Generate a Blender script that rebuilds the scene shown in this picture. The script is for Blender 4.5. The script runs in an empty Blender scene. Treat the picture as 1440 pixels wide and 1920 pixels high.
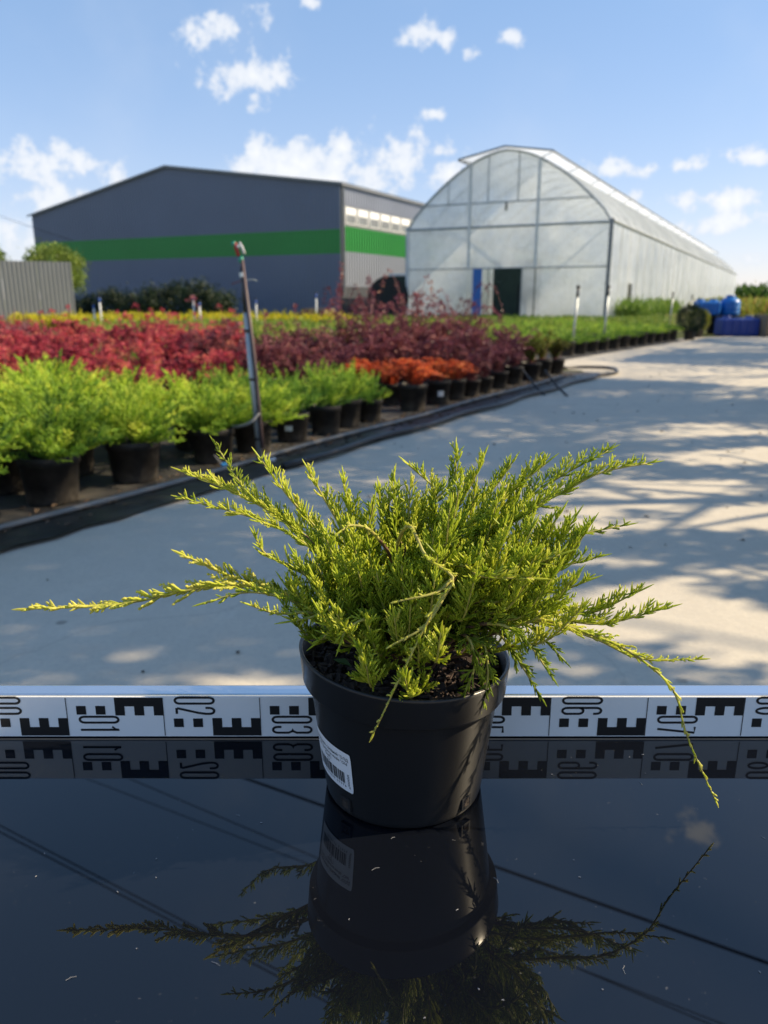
import bpy, bmesh, math, random
import numpy as np
from mathutils import Vector, Matrix
R = math.radians
random.seed(7); rng = np.random.default_rng(11)
scn = bpy.context.scene
col = scn.collection

# ------------------------------------------------------------------ camera
F = 1443.0; PITCH = R(15.5); H = 1.0
cam = bpy.data.cameras.new('camera'); camo = bpy.data.objects.new('camera', cam); col.objects.link(camo)
camo.location = (0, 0, H); camo.rotation_euler = (math.pi/2 - PITCH, 0, 0)
cam.sensor_fit = 'VERTICAL'; cam.sensor_height = 34.6; cam.lens = 34.6*F/1920.0
cam.clip_start = 0.02; cam.clip_end = 3000
cam.dof.use_dof = True; cam.dof.focus_distance = 0.685; cam.dof.aperture_fstop = 7.2
scn.camera = camo

def ray(px, py):
    x = (px-720)/F; y = -(py-960)/F
    return Vector((x, math.cos(PITCH)+y*math.sin(PITCH), -math.sin(PITCH)+y*math.cos(PITCH)))
def G(px, py, z=0.0):
    d = ray(px, py); s = (z-H)/d.z
    return Vector((d.x*s, d.y*s, z))
def at(px, py, Y):
    d = ray(px, py); s = Y/d.y
    return Vector((d.x*s, Y, H+d.z*s))
def proj(p):
    fwd = p[1]*math.cos(PITCH)-(p[2]-H)*math.sin(PITCH); up = p[1]*math.sin(PITCH)+(p[2]-H)*math.cos(PITCH)
    return (720+F*p[0]/fwd, 960-F*up/fwd)

# ------------------------------------------------------------------ sun and sky
SUN_EL = R(36); SUN_AZ = R(5)          # azimuth counted from +X (right) towards +Y
SUN = Vector((math.cos(SUN_EL)*math.cos(SUN_AZ), math.cos(SUN_EL)*math.sin(SUN_AZ), math.sin(SUN_EL)))
sl = bpy.data.lights.new('sun', 'SUN'); sl.energy = 2.6; sl.angle = R(0.53); sl.color = (1.0, 0.82, 0.56)
so = bpy.data.objects.new('sun', sl); col.objects.link(so)
so.rotation_euler = (-SUN).to_track_quat('-Z', 'Y').to_euler(); so.location = (20, 8, 20)
vs = scn.view_settings
vs.view_transform = 'Standard'; vs.look = 'None'; vs.gamma = 1.0; vs.use_curve_mapping = False; vs.exposure = 1.68
scn.cycles.use_denoising = True
scn.cycles.max_bounces = 8; scn.cycles.transparent_max_bounces = 16
scn.cycles.caustics_reflective = False; scn.cycles.caustics_refractive = False
scn.cycles.sample_clamp_indirect = 6.0

world = bpy.data.worlds.new('World'); scn.world = world; world.use_nodes = True
wn = world.node_tree; wn.nodes.clear()
def N(tree, typ, **kw):
    n = tree.nodes.new(typ)
    for k, v in kw.items():
        if k.startswith('i_'):
            n.inputs[int(k[2:]) if k[2:].isdigit() else k[2:]].default_value = v
        else: setattr(n, k, v)
    return n
def math_(tree, op, a, b=None, c=None, clamp=False):
    n = tree.nodes.new('ShaderNodeMath'); n.operation = op; n.use_clamp = clamp
    for i, v in enumerate((a, b, c)):
        if v is None: continue
        if isinstance(v, (int, float)): n.inputs[i].default_value = v
        else: tree.links.new(v, n.inputs[i])
    return n.outputs[0]
def mixrgb(tree, fac, a, b, mode='MIX'):
    n = tree.nodes.new('ShaderNodeMix'); n.data_type = 'RGBA'; n.blend_type = mode
    for s, v in ((n.inputs[0], fac), (n.inputs[6], a), (n.inputs[7], b)):
        if isinstance(v, (int, float)): s.default_value = v
        elif isinstance(v, tuple): s.default_value = v if len(v) == 4 else (*v, 1)
        else: tree.links.new(v, s)
    return n.outputs[2]
def build_world():
    t = wn; L = t.links.new
    sky = N(t, 'ShaderNodeTexSky', sky_type='NISHITA', sun_disc=False, sun_elevation=SUN_EL, sun_rotation=math.pi/2-SUN_AZ,
            altitude=100, air_density=1.0, dust_density=0.15, ozone_density=3.5)
    tc = N(t, 'ShaderNodeTexCoord')
    sep = N(t, 'ShaderNodeSeparateXYZ'); L(tc.outputs['Generated'], sep.inputs[0])
    az = math_(t, 'ARCTAN2', sep.outputs[0], sep.outputs[1])
    el = math_(t, 'ARCSINE', sep.outputs[2])
    cmb = N(t, 'ShaderNodeCombineXYZ'); L(az, cmb.inputs[0]); L(el, cmb.inputs[1])
    # warp
    nz = N(t, 'ShaderNodeTexNoise', noise_dimensions='3D'); nz.inputs['Scale'].default_value = 30; nz.inputs['Detail'].default_value = 8; nz.inputs['Roughness'].default_value = 0.62
    L(tc.outputs['Generated'], nz.inputs['Vector'])
    nbig = N(t, 'ShaderNodeTexNoise'); nbig.inputs['Scale'].default_value = 5.5; nbig.inputs['Detail'].default_value = 5
    L(tc.outputs['Generated'], nbig.inputs['Vector'])
    clouds = [(390,58,62,30,1),(470,140,92,44,1),(475,178,20,12,.8),(490,12,32,30,.55),(580,5,22,12,.6),(785,60,46,24,.9),(835,75,18,18,.7),(893,102,18,11,.6),
      (958,70,18,13,.6),(815,214,24,13,.9),(70,308,105,40,.62),(125,378,100,34,.85),(20,440,90,60,.62),(645,275,30,26,.9),(535,312,120,52,1),(705,318,130,70,1.05),
      (620,340,190,46,1),(830,287,36,13,.7),(850,318,60,30,.7),(1150,315,70,20,.8),(1222,317,36,15,.75),(1302,309,52,14,.8),(1412,292,70,21,.95),(1155,372,46,22,.7),
      (1350,374,100,26,.85),(1390,418,110,26,.75),(1285,432,80,22,.6),(215,335,34,17,.5),(1370,478,50,14,.4),(470,318,36,22,.8)]
    random.seed(5)
    el_list = []
    for (px, py, w, h, s) in clouds:
        d = ray(px, py).normalized()
        el_list.append((math.atan2(d.x, d.y), math.asin(d.z), w/1500.0, h/1450.0, s))
    for k in range(44):                      # the same fair-weather clouds all the way round
        a = random.uniform(0.62, 2*math.pi-0.62); a = a if a < math.pi else a-2*math.pi
        e = random.uniform(0.09, 0.42)
        el_list.append((a, e, random.uniform(.03, .11), random.uniform(.012, .035), random.uniform(.7, 1)))
    for (a, e) in ((.45, .62), (-.5, .85), (.2, 1.1), (-.3, .55)):
        el_list.append((a, e, random.uniform(.04, .06), random.uniform(.018, .03), .7))
    acc = None
    for (a, e, w, h, s) in el_list:
        ma = N(t, 'ShaderNodeVectorMath', operation='MULTIPLY_ADD')
        L(cmb.outputs[0], ma.inputs[0]); ma.inputs[1].default_value = (1/w, 1/h, 0); ma.inputs[2].default_value = (-a/w, -e/h, 0)
        ln = N(t, 'ShaderNodeVectorMath', operation='LENGTH'); L(ma.outputs[0], ln.inputs[0])
        v = math_(t, 'MULTIPLY_ADD', ln.outputs['Value'], -s, s)
        acc = v if acc is None else math_(t, 'MAXIMUM', acc, v)
    acc = math_(t, 'MAXIMUM', acc, -0.6)
    n1 = math_(t, 'MULTIPLY_ADD', nz.outputs[0], 3.4, -1.7)
    dens = math_(t, 'ADD', math_(t, 'MULTIPLY_ADD', acc, 0.95, -0.03), n1)
    mr = N(t, 'ShaderNodeMapRange', interpolation_type='SMOOTHSTEP'); L(dens, mr.inputs[0]); mr.inputs[1].default_value = 0.0; mr.inputs[2].default_value = 0.6
    mr.inputs[3].default_value = 0; mr.inputs[4].default_value = 0.88
    # thin high veil
    mv = N(t, 'ShaderNodeMapRange', interpolation_type='SMOOTHSTEP'); L(nbig.outputs[0], mv.inputs[0]); mv.inputs[1].default_value = 0.42; mv.inputs[2].default_value = 0.85
    mv.inputs[3].default_value = 0; mv.inputs[4].default_value = 0.22
    bg = math_(t, 'MAXIMUM', mr.outputs[0], mv.outputs[0])
    shade = N(t, 'ShaderNodeMapRange'); L(dens, shade.inputs[0]); shade.inputs[1].default_value = 0.2; shade.inputs[2].default_value = 1.2
    ccol = mixrgb(t, shade.outputs[0], (2.2, 2.35, 2.6), (2.9, 2.9, 2.9))
    # a slightly softer, milkier blue: sky through summer air
    hue = N(t, 'ShaderNodeHueSaturation'); hue.inputs['Saturation'].default_value = 1.25; hue.inputs['Value'].default_value = 1.0
    L(sky.outputs[0], hue.inputs['Color'])
    gm = N(t, 'ShaderNodeGamma'); gm.inputs['Gamma'].default_value = 0.5; L(hue.outputs[0], gm.inputs['Color'])
    skyc = mixrgb(t, 1.0, gm.outputs[0], (1.0, 0.945, 1.07), 'MULTIPLY')
    fin = mixrgb(t, bg, skyc, ccol)
    b = N(t, 'ShaderNodeBackground'); b.inputs['Strength'].default_value = 0.115
    L(fin, b.inputs['Color'])
    o = N(t, 'ShaderNodeOutputWorld'); L(b.outputs[0], o.inputs[0])
build_world()
world.cycles.sampling_method = 'MANUAL'; world.cycles.sample_map_resolution = 512

# ------------------------------------------------------------------ helpers
def tag(o, label=None, cat=None, group=None, kind=None):
    if label: o['label'] = label
    if cat: o['category'] = cat
    if group: o['group'] = group
    if kind: o['kind'] = kind
    return o
def empty(name, loc=(0, 0, 0), rz=0.0):
    o = bpy.data.objects.new(name, None); col.objects.link(o); o.location = loc; o.rotation_euler = (0, 0, rz); o.empty_display_size = .1
    return o
class MB:
    def __init__(s): s.v = []; s.f = []; s.m = []
    def quad(s, a, b, c, d, m=0):
        n = len(s.v); s.v += [tuple(a), tuple(b), tuple(c), tuple(d)]; s.f.append((n, n+1, n+2, n+3)); s.m.append(m); return s
    def tri(s, a, b, c, m=0):
        n = len(s.v); s.v += [tuple(a), tuple(b), tuple(c)]; s.f.append((n, n+1, n+2)); s.m.append(m); return s
    def box(s, lo, hi, m=0, M=None):
        n = len(s.v)
        for z in (lo[2], hi[2]):
            for x, y in ((lo[0], lo[1]), (hi[0], lo[1]), (hi[0], hi[1]), (lo[0], hi[1])):
                p = Vector((x, y, z)); p = M @ p if M else p
                s.v.append(tuple(p))
        for f in ((3, 2, 1, 0), (4, 5, 6, 7), (0, 1, 5, 4), (1, 2, 6, 5), (2, 3, 7, 6), (3, 0, 4, 7)):
            s.f.append(tuple(n+i for i in f)); s.m.append(m)
        return s
    def tube(s, pts, rad, sides=8, cap=True, m=0):
        pts = [Vector(p) for p in pts]; K = len(pts); n0 = len(s.v)
        prev = None
        for i, p in enumerate(pts):
            T = (pts[min(i+1, K-1)]-pts[max(i-1, 0)]).normalized()
            if prev is None:
                a = Vector((0, 0, 1)) if abs(T.z) < .9 else Vector((1, 0, 0))
                X = T.cross(a).normalized()
            else:
                X = (prev - T*prev.dot(T)).normalized()
            prev = X; Y = T.cross(X)
            r = rad[i] if isinstance(rad, (list, tuple)) else rad
            for k in range(sides):
                a = 2*math.pi*k/sides
                s.v.append(tuple(p+X*(r*math.cos(a))+Y*(r*math.sin(a))))
        for i in range(K-1):
            for k in range(sides):
                k2 = (k+1) % sides
                s.f.append((n0+i*sides+k, n0+i*sides+k2, n0+(i+1)*sides+k2, n0+(i+1)*sides+k)); s.m.append(m)
        if cap:
            s.f.append(tuple(n0+k for k in reversed(range(sides)))); s.m.append(m)
            s.f.append(tuple(n0+(K-1)*sides+k for k in range(sides))); s.m.append(m)
        return s
    def lathe(s, prof, seg=48, m=0, cen=(0, 0, 0)):
        n0 = len(s.v); K = len(prof)
        for (r, z) in prof:
            for k in range(seg):
                a = 2*math.pi*k/seg; s.v.append((cen[0]+r*math.cos(a), cen[1]+r*math.sin(a), cen[2]+z))
        for i in range(K-1):
            for k in range(seg):
                k2 = (k+1) % seg
                s.f.append((n0+i*seg+k, n0+i*seg+k2, n0+(i+1)*seg+k2, n0+(i+1)*seg+k)); s.m.append(m)
        return s
    def mesh(s, name, mats, smooth=False):
        me = bpy.data.meshes.new(name); me.from_pydata(s.v, [], s.f)
        for mt in (mats if isinstance(mats, (list, tuple)) else [mats]): me.materials.append(mt)
        if isinstance(mats, (list, tuple)) and len(mats) > 1: me.polygons.foreach_set('material_index', s.m)
        if smooth: me.polygons.foreach_set('use_smooth', [True]*len(me.polygons))
        me.update(); return me
    def build(s, name, mats, parent=None, smooth=False, loc=None):
        return link(name, s.mesh(name, mats, smooth), parent, loc)
def link(name, me, parent=None, loc=None):
    o = bpy.data.objects.new(name, me); col.objects.link(o)
    if parent is not None: o.parent = parent
    if loc is not None: o.location = loc
    return o
def np_mesh(name, V, Q, mat, tint=None, smooth=True):
    """V (n,3), Q (m,k) index array, equal-sized faces"""
    me = bpy.data.meshes.new(name); k = Q.shape[1]
    me.vertices.add(len(V)); me.vertices.foreach_set('co', np.ascontiguousarray(V, dtype=np.float32).ravel())
    me.loops.add(Q.size); me.loops.foreach_set('vertex_index', Q.astype(np.int32).ravel())
    me.polygons.add(len(Q)); me.polygons.foreach_set('loop_start', np.arange(0, Q.size, k, dtype=np.int32))
    me.polygons.foreach_set('loop_total', np.full(len(Q), k, dtype=np.int32))
    me.polygons.foreach_set('use_smooth', np.full(len(Q), smooth))
    if tint is not None:
        at_ = me.attributes.new('tint', 'FLOAT', 'POINT'); at_.data.foreach_set('value', np.ascontiguousarray(tint, dtype=np.float32))
    me.materials.append(mat); me.update(calc_edges=True); me.validate()
    return me

# ------------------------------------------------------------------ materials
def newmat(name):
    m = bpy.data.materials.new(name); m.use_nodes = True
    nt = m.node_tree; return m, nt, nt.nodes['Principled BSDF'], nt.nodes['Material Output']
def noise(nt, scale, detail=4, rough=.55, vec=None, coord='Object', stretch=None):
    tc = nt.nodes.new('ShaderNodeTexCoord'); n = nt.nodes.new('ShaderNodeTexNoise')
    n.inputs['Scale'].default_value = scale; n.inputs['Detail'].default_value = detail; n.inputs['Roughness'].default_value = rough
    src = tc.outputs[coord]
    if stretch:
        mp = nt.nodes.new('ShaderNodeMapping'); mp.inputs['Scale'].default_value = stretch; nt.links.new(src, mp.inputs[0]); src = mp.outputs[0]
    nt.links.new(src, n.inputs['Vector']); return n.outputs[0]
def maprange(nt, v, a, b, c, d, smooth=False):
    n = nt.nodes.new('ShaderNodeMapRange'); nt.links.new(v, n.inputs[0])
    if smooth: n.interpolation_type = 'SMOOTHSTEP'
    for i, x in enumerate((a, b, c, d)): n.inputs[i+1].default_value = x
    return n.outputs[0]
def bump(nt, bs, h, strength=.3, dist=.01):
    b = nt.nodes.new('ShaderNodeBump'); b.inputs['Strength'].default_value = strength; b.inputs['Distance'].default_value = dist
    nt.links.new(h, b.inputs['Height']); nt.links.new(b.outputs[0], bs.inputs['Normal'])
def simple(name, c, rough=.6, metal=0.0, var=.12, scale=6.0, spec=.5, bmp=0.0, bscale=40, bdist=.003, c2=None):
    m, nt, bs, out = newmat(name)
    c2 = c2 or tuple(max(0, x*(1-var*2)) for x in c)
    nz = noise(nt, scale, 5)
    nt.links.new(mixrgb(nt, maprange(nt, nz, .3, .7, 0, 1), c2, c), bs.inputs['Base Color'])
    bs.inputs['Roughness'].default_value = rough; bs.inputs['Metallic'].default_value = metal; bs.inputs['Specular IOR Level'].default_value = spec
    if bmp: bump(nt, bs, noise(nt, bscale, 4), bmp, bdist)
    return m
def leafmat(name, ramp, trans=.35, rough=.5, objvar=.25):
    """ramp: list of colours, indexed by the 'tint' attribute 0..1; random shift per object"""
    m, nt, bs, out = newmat(name)
    at_ = nt.nodes.new('ShaderNodeAttribute'); at_.attribute_name = 'tint'
    oi = nt.nodes.new('ShaderNodeObjectInfo')
    v = math_(nt, 'ADD', at_.outputs['Fac'], math_(nt, 'MULTIPLY_ADD', oi.outputs['Random'], objvar, -objvar/2))
    cr = nt.nodes.new('ShaderNodeValToRGB'); nt.links.new(v, cr.inputs[0])
    e = cr.color_ramp.elements
    while len(e) < len(ramp): e.new(.5)
    for i, c in enumerate(ramp): e[i].position = i/(len(ramp)-1); e[i].color = (*c, 1)
    nt.links.new(cr.outputs[0], bs.inputs['Base Color'])
    bs.inputs['Roughness'].default_value = rough; bs.inputs['Specular IOR Level'].default_value = .35
    tr = nt.nodes.new('ShaderNodeBsdfTranslucent'); nt.links.new(cr.outputs[0], tr.inputs['Color'])
    mx = nt.nodes.new('ShaderNodeMixShader'); mx.inputs[0].default_value = trans
    nt.links.new(bs.outputs[0], mx.inputs[1]); nt.links.new(tr.outputs[0], mx.inputs[2]); nt.links.new(mx.outputs[0], out.inputs[0])
    return m

def concrete_mat():
    m, nt, bs, out = newmat('concrete')
    a = noise(nt, .55, 6, .6); b = noise(nt, 7, 6, .65); c = noise(nt, 60, 4, .7); d = noise(nt, 2.2, 7, .7)
    col1 = mixrgb(nt, maprange(nt, a, .3, .7, 0, 1), (.50, .455, .375), (.58, .53, .44))
    col2 = mixrgb(nt, maprange(nt, b, .35, .75, 0, .45), col1, (.43, .39, .325))
    col3 = mixrgb(nt, maprange(nt, c, .45, .8, 0, .4), col2, (.33, .31, .28))
    st = maprange(nt, d, .63, .74, 0, .55, True)
    col4 = mixrgb(nt, st, col3, (.30, .285, .265))
    # pale scuffs
    e = noise(nt, 3.1, 6, .7, stretch=(1.0, .5, 1))
    col5 = mixrgb(nt, maprange(nt, e, .62, .75, 0, .5, True), col4, (.62, .58, .50))
    # small dark spots
    vo = nt.nodes.new('ShaderNodeTexVoronoi'); vo.inputs['Scale'].default_value = 3.3; vo.inputs['Randomness'].default_value = 1
    tc = nt.nodes.new('ShaderNodeTexCoord'); nt.links.new(tc.outputs['Object'], vo.inputs['Vector'])
    sp = maprange(nt, vo.outputs['Distance'], .035, .075, .7, 0, True)
    col6 = mixrgb(nt, math_(nt, 'MULTIPLY', sp, maprange(nt, noise(nt, 1.3, 2), .5, .6, 0, 1)), col5, (.10, .10, .09))
    # cracks
    vc = nt.nodes.new('ShaderNodeTexVoronoi'); vc.feature = 'DISTANCE_TO_EDGE'; vc.inputs['Scale'].default_value = .22
    wp = nt.nodes.new('ShaderNodeVectorMath'); wp.operation = 'MULTIPLY_ADD'
    nn = nt.nodes.new('ShaderNodeTexNoise'); nn.inputs['Scale'].default_value = 1.5; nn.inputs['Detail'].default_value = 5; nt.links.new(tc.outputs['Object'], nn.inputs['Vector'])
    nt.links.new(nn.outputs['Color'], wp.inputs[0]); wp.inputs[1].default_value = (.9, .9, 0); nt.links.new(tc.outputs['Object'], wp.inputs[2])
    nt.links.new(wp.outputs[0], vc.inputs['Vector'])
    crk = maprange(nt, vc.outputs['Distance'], .0010, .0025, .12, 0)
    col7 = mixrgb(nt, crk, col6, (.13, .12, .11))
    nt.links.new(col7, bs.inputs['Base Color']); bs.inputs['Roughness'].default_value = .85; bs.inputs['Specular IOR Level'].default_value = .35
    bump(nt, bs, math_(nt, 'ADD', b, math_(nt, 'MULTIPLY', c, .5)), .35, .01)
    return m
def ground_mat():
    m, nt, bs, out = newmat('field_soil_grass')
    a = noise(nt, .12, 6, .6); b = noise(nt, 5, 5, .7)
    c1 = mixrgb(nt, maprange(nt, a, .35, .65, 0, 1), (.075, .105, .025), (.12, .135, .04))
    c2 = mixrgb(nt, maprange(nt, b, .4, .75, 0, .8), c1, (.13, .11, .06))
    nt.links.new(c2, bs.inputs['Base Color']); bs.inputs['Roughness'].default_value = 1; bs.inputs['Specular IOR Level'].default_value = .1
    bump(nt, bs, b, .6, .05); return m
def pot_mat(name, dust, rough=.38):
    m, nt, bs, out = newmat(name)
    tc = nt.nodes.new('ShaderNodeTexCoord'); sp = nt.nodes.new('ShaderNodeSeparateXYZ'); nt.links.new(tc.outputs['Object'], sp.inputs[0])
    nz = noise(nt, 18, 6, .7)
    low = maprange(nt, sp.outputs[2], 0.0, .09, 1, .25)
    f = math_(nt, 'MULTIPLY', math_(nt, 'MULTIPLY', maprange(nt, nz, .35, .75, .1, 1), low), dust)
    nt.links.new(mixrgb(nt, f, (.005, .005, .006), (.17, .145, .115)), bs.inputs['Base Color'])
    bs.inputs['Roughness'].default_value = rough
    nt.links.new(maprange(nt, f, 0, .6, rough, .85), bs.inputs['Roughness'])
    bump(nt, bs, noise(nt, 60, 3), .06, .002)
    if dust < .5:                            # stretched gloss lobe imitating the sun streak thrown up by the glass table
        an = nt.nodes.new('ShaderNodeBsdfPrincipled'); an.inputs['Base Color'].default_value = (.005, .005, .006, 1); an.inputs['Roughness'].default_value = .5
        an.inputs['Anisotropic'].default_value = .97; an.inputs['Anisotropic Rotation'].default_value = .25
        tg = nt.nodes.new('ShaderNodeTangent'); tg.direction_type = 'RADIAL'; tg.axis = 'Z'; nt.links.new(tg.outputs[0], an.inputs['Tangent'])
        mx = nt.nodes.new('ShaderNodeMixShader'); mx.inputs[0].default_value = .42
        nt.links.new(bs.outputs[0], mx.inputs[1]); nt.links.new(an.outputs[0], mx.inputs[2]); nt.links.new(mx.outputs[0], out.inputs[0])
    return m
def film_mat(name='greenhouse_film', base=.60):
    """Milky polyethylene: part diffuse, part translucent, a little clear"""
    m, nt, bs, out = newmat(name)
    bs.inputs['Base Color'].default_value = (.74, .80, .84, 1); bs.inputs['Roughness'].default_value = .28; bs.inputs['Specular IOR Level'].default_value = .5
    w = noise(nt, .8, 6, .65, stretch=(1, 1, .4)); dirt = noise(nt, .55, 7, .7, stretch=(1, 1, .55))
    nt.links.new(mixrgb(nt, maprange(nt, dirt, .42, .62, 0, .8), (.87, .92, .97), (.57, .62, .66)), bs.inputs['Base Color'])
    bump(nt, bs, w, .9, .5)
    tl = nt.nodes.new('ShaderNodeBsdfTranslucent'); tl.inputs[0].default_value = (.92, .96, 1.0, 1)
    tp = nt.nodes.new('ShaderNodeBsdfTransparent'); tp.inputs[0].default_value = (.93, .96, .97, 1)
    m1 = nt.nodes.new('ShaderNodeMixShader'); m1.inputs[0].default_value = base
    nt.links.new(bs.outputs[0], m1.inputs[1]); nt.links.new(tl.outputs[0], m1.inputs[2])
    m2 = nt.nodes.new('ShaderNodeMixShader')
    nt.links.new(maprange(nt, noise(nt, .5, 5, .65), .38, .62, .04, .34), m2.inputs[0])
    nt.links.new(m1.outputs[0], m2.inputs[1]); nt.links.new(tp.outputs[0], m2.inputs[2]); nt.links.new(m2.outputs[0], out.inputs[0])
    return m
def glass_top_mat():
    m, nt, bs, out = newmat('black_glass')
    # fine dust and lint lying on black glass
    d1 = noise(nt, 240, 2, .5); d2 = noise(nt, 9, 5, .7)
    sc = nt.nodes.new('ShaderNodeTexNoise'); sc.inputs['Scale'].default_value = 30; sc.inputs['Detail'].default_value = 2
    f = math_(nt, 'MULTIPLY', maprange(nt, d1, .70, .76, 0, .5, True), maprange(nt, d2, .5, .7, 0, 1))
    nt.links.new(mixrgb(nt, f, (.0035, .0045, .0075), (.18, .18, .18)), bs.inputs['Base Color'])
    bs.inputs['Roughness'].default_value = .012; bs.inputs['IOR'].default_value = 1.62
    return m
def soil_mat():
    m, nt, bs, out = newmat('potting_soil')
    a = noise(nt, 160, 5, .7)
    nt.links.new(mixrgb(nt, maprange(nt, a, .3, .75, 0, 1), (.012, .009, .007), (.075, .055, .042)), bs.inputs['Base Color'])
    bs.inputs['Roughness'].default_value = .95; bump(nt, bs, a, 1.0, .006); return m

MAT = dict(
 concrete=concrete_mat(), ground=ground_mat(), soil=soil_mat(), film=film_mat(), glass=glass_top_mat(),
 pot=pot_mat('black_pot_plastic', .03, .22), bedpot=pot_mat('dusty_pot_plastic', .9, .5),
 cloth=simple('weed_cloth', (.030, .031, .033), .75, var=.25, scale=5, c2=(.075, .066, .055), bmp=.4, bscale=90),
 blackfilm=simple('black_film', (.012, .012, .013), .42, var=.2, scale=4, c2=(.05, .045, .04), bmp=.5, bscale=9, bdist=.02),
 litter=simple('bark_litter', (.20, .13, .075), .9, var=.3, scale=25, c2=(.07, .045, .03)),
 greypipe=simple('grey_pipe', (.23, .23, .225), .5, scale=7), blackpipe=simple('black_pipe', (.015, .015, .016), .4),
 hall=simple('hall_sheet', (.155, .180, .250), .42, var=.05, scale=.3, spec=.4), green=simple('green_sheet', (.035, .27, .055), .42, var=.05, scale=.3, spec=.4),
 hall_side=simple('hall_side_sheet', (.40, .42, .47), .34, .35, var=.06, scale=.4), shaded_plinth=simple('shaded_plinth', (.030, .036, .050), .7, scale=.6),
 trim=simple('trim_metal', (.24, .25, .26), .4, .3), fence=simple('fence_sheet', (.20, .215, .225), .4, .15, var=.05, scale=.8),
 galv=simple('galvanised', (.42, .45, .46), .42, .55, var=.12, scale=9), steel=simple('pale_steel', (.36, .40, .42), .5, .3, var=.1, scale=5),
 white=simple('white_paint', (.72, .74, .74), .4, scale=3), pane=simple('window_pane', (.20, .22, .24), .12, scale=1.5),
 blue=simple('blue_poly', (.012, .17, .55), .36, var=.1, scale=2), blue2=simple('dark_blue_poly', (.012, .045, .28), .42, var=.1, scale=2),
 bluecap=simple('blue_cap', (.02, .10, .45), .4), bluedoor=simple('blue_door', (.03, .16, .52), .5, scale=1), dark=simple('dark_interior', (.012, .018, .016), .8),
 wood=simple('grey_wood', (.26, .19, .12), .85, var=.25, scale=9, c2=(.13, .10, .07)),
 staffwhite=simple('staff_white', (.90, .905, .91), .32, var=.015, scale=30), ink=simple('black_print', (.010, .010, .011), .45, scale=30),
 alu=simple('aluminium', (.82, .83, .85), .16, .95, var=.04, scale=14), sticker=simple('label_paper', (.80, .81, .84), .5, var=.02, scale=30),
 teal=simple('teal_plastic', (.02, .30, .19), .4), redp=simple('red_plastic', (.45, .03, .04), .4), tagwhite=simple('plant_tag', (.75, .75, .73), .5, scale=30),
 bark=simple('tree_bark', (.12, .09, .065), .9, var=.3, scale=12, bmp=.6, bscale=25, bdist=.02),
 stem=simple('juniper_bark', (.20, .11, .055), .8, var=.3, scale=60, c2=(.09, .05, .03)), cane=simple('barberry_cane', (.20, .045, .05), .6, var=.2, scale=40),
 cable=simple('black_cable', (.010, .010, .012), .6), rubber=simple('rubber', (.012, .012, .013), .7),
)
MAT['hero'] = leafmat('gold_juniper_leaf', [(.17, .24, .025), (.34, .44, .035), (.50, .60, .05), (.67, .71, .09), (.84, .80, .2)], .52, .40, .0)
MAT['juniper'] = leafmat('bed_juniper_leaf', [(0.108, 0.216, 0.031), (0.281, 0.466, 0.048), (0.497, 0.691, 0.065), (0.734, 0.800, 0.108)], .45, .5, .35)
MAT['juniper2'] = leafmat('fresh_juniper_leaf', [(0.086, 0.206, 0.038), (0.194, 0.389, 0.055), (0.367, 0.583, 0.065), (0.648, 0.778, 0.108)], .45, .5, .35)
MAT['redleaf'] = leafmat('red_barberry_leaf', [(0.196, 0.034, 0.052), (0.460, 0.057, 0.098), (0.667, 0.115, 0.138), (0.632, 0.276, 0.161)], .38, .5, .45)
MAT['purple'] = leafmat('purple_barberry_leaf', [(0.090, 0.032, 0.048), (0.170, 0.053, 0.072), (0.302, 0.090, 0.112), (0.402, 0.181, 0.121)], .30, .38, .3)
MAT['orange'] = leafmat('orange_barberry_leaf', [(0.336, 0.084, 0.037), (0.797, 0.156, 0.053), (0.800, 0.274, 0.084), (0.754, 0.461, 0.084)], .35, .5, .3)
MAT['spirea'] = leafmat('spirea_leaf', [(.09, .10, .02), (.19, .23, .03), (.30, .33, .06), (.34, .16, .06)], .35, .5, .3)
MAT['yellow'] = leafmat('yellow_shrub_leaf', [(.26, .26, .012), (.45, .42, .015), (.60, .52, .03)], .3, .5, .2)
MAT['lowgreen'] = leafmat('low_green_leaf', [(0.062, 0.138, 0.022), (0.125, 0.225, 0.037), (0.200, 0.300, 0.044), (0.350, 0.362, 0.062)], .3, .5, .35)
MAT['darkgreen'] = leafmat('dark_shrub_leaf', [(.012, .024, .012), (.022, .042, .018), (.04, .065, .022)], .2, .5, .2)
MAT['treeleaf'] = leafmat('tree_leaf', [(.035, .08, .015), (.065, .13, .02), (.11, .19, .035)], .35, .5, .2)
MAT['treelime'] = leafmat('lime_tree_leaf', [(.10, .16, .025), (.17, .25, .04), (.27, .33, .06)], .35, .5, .2)

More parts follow.
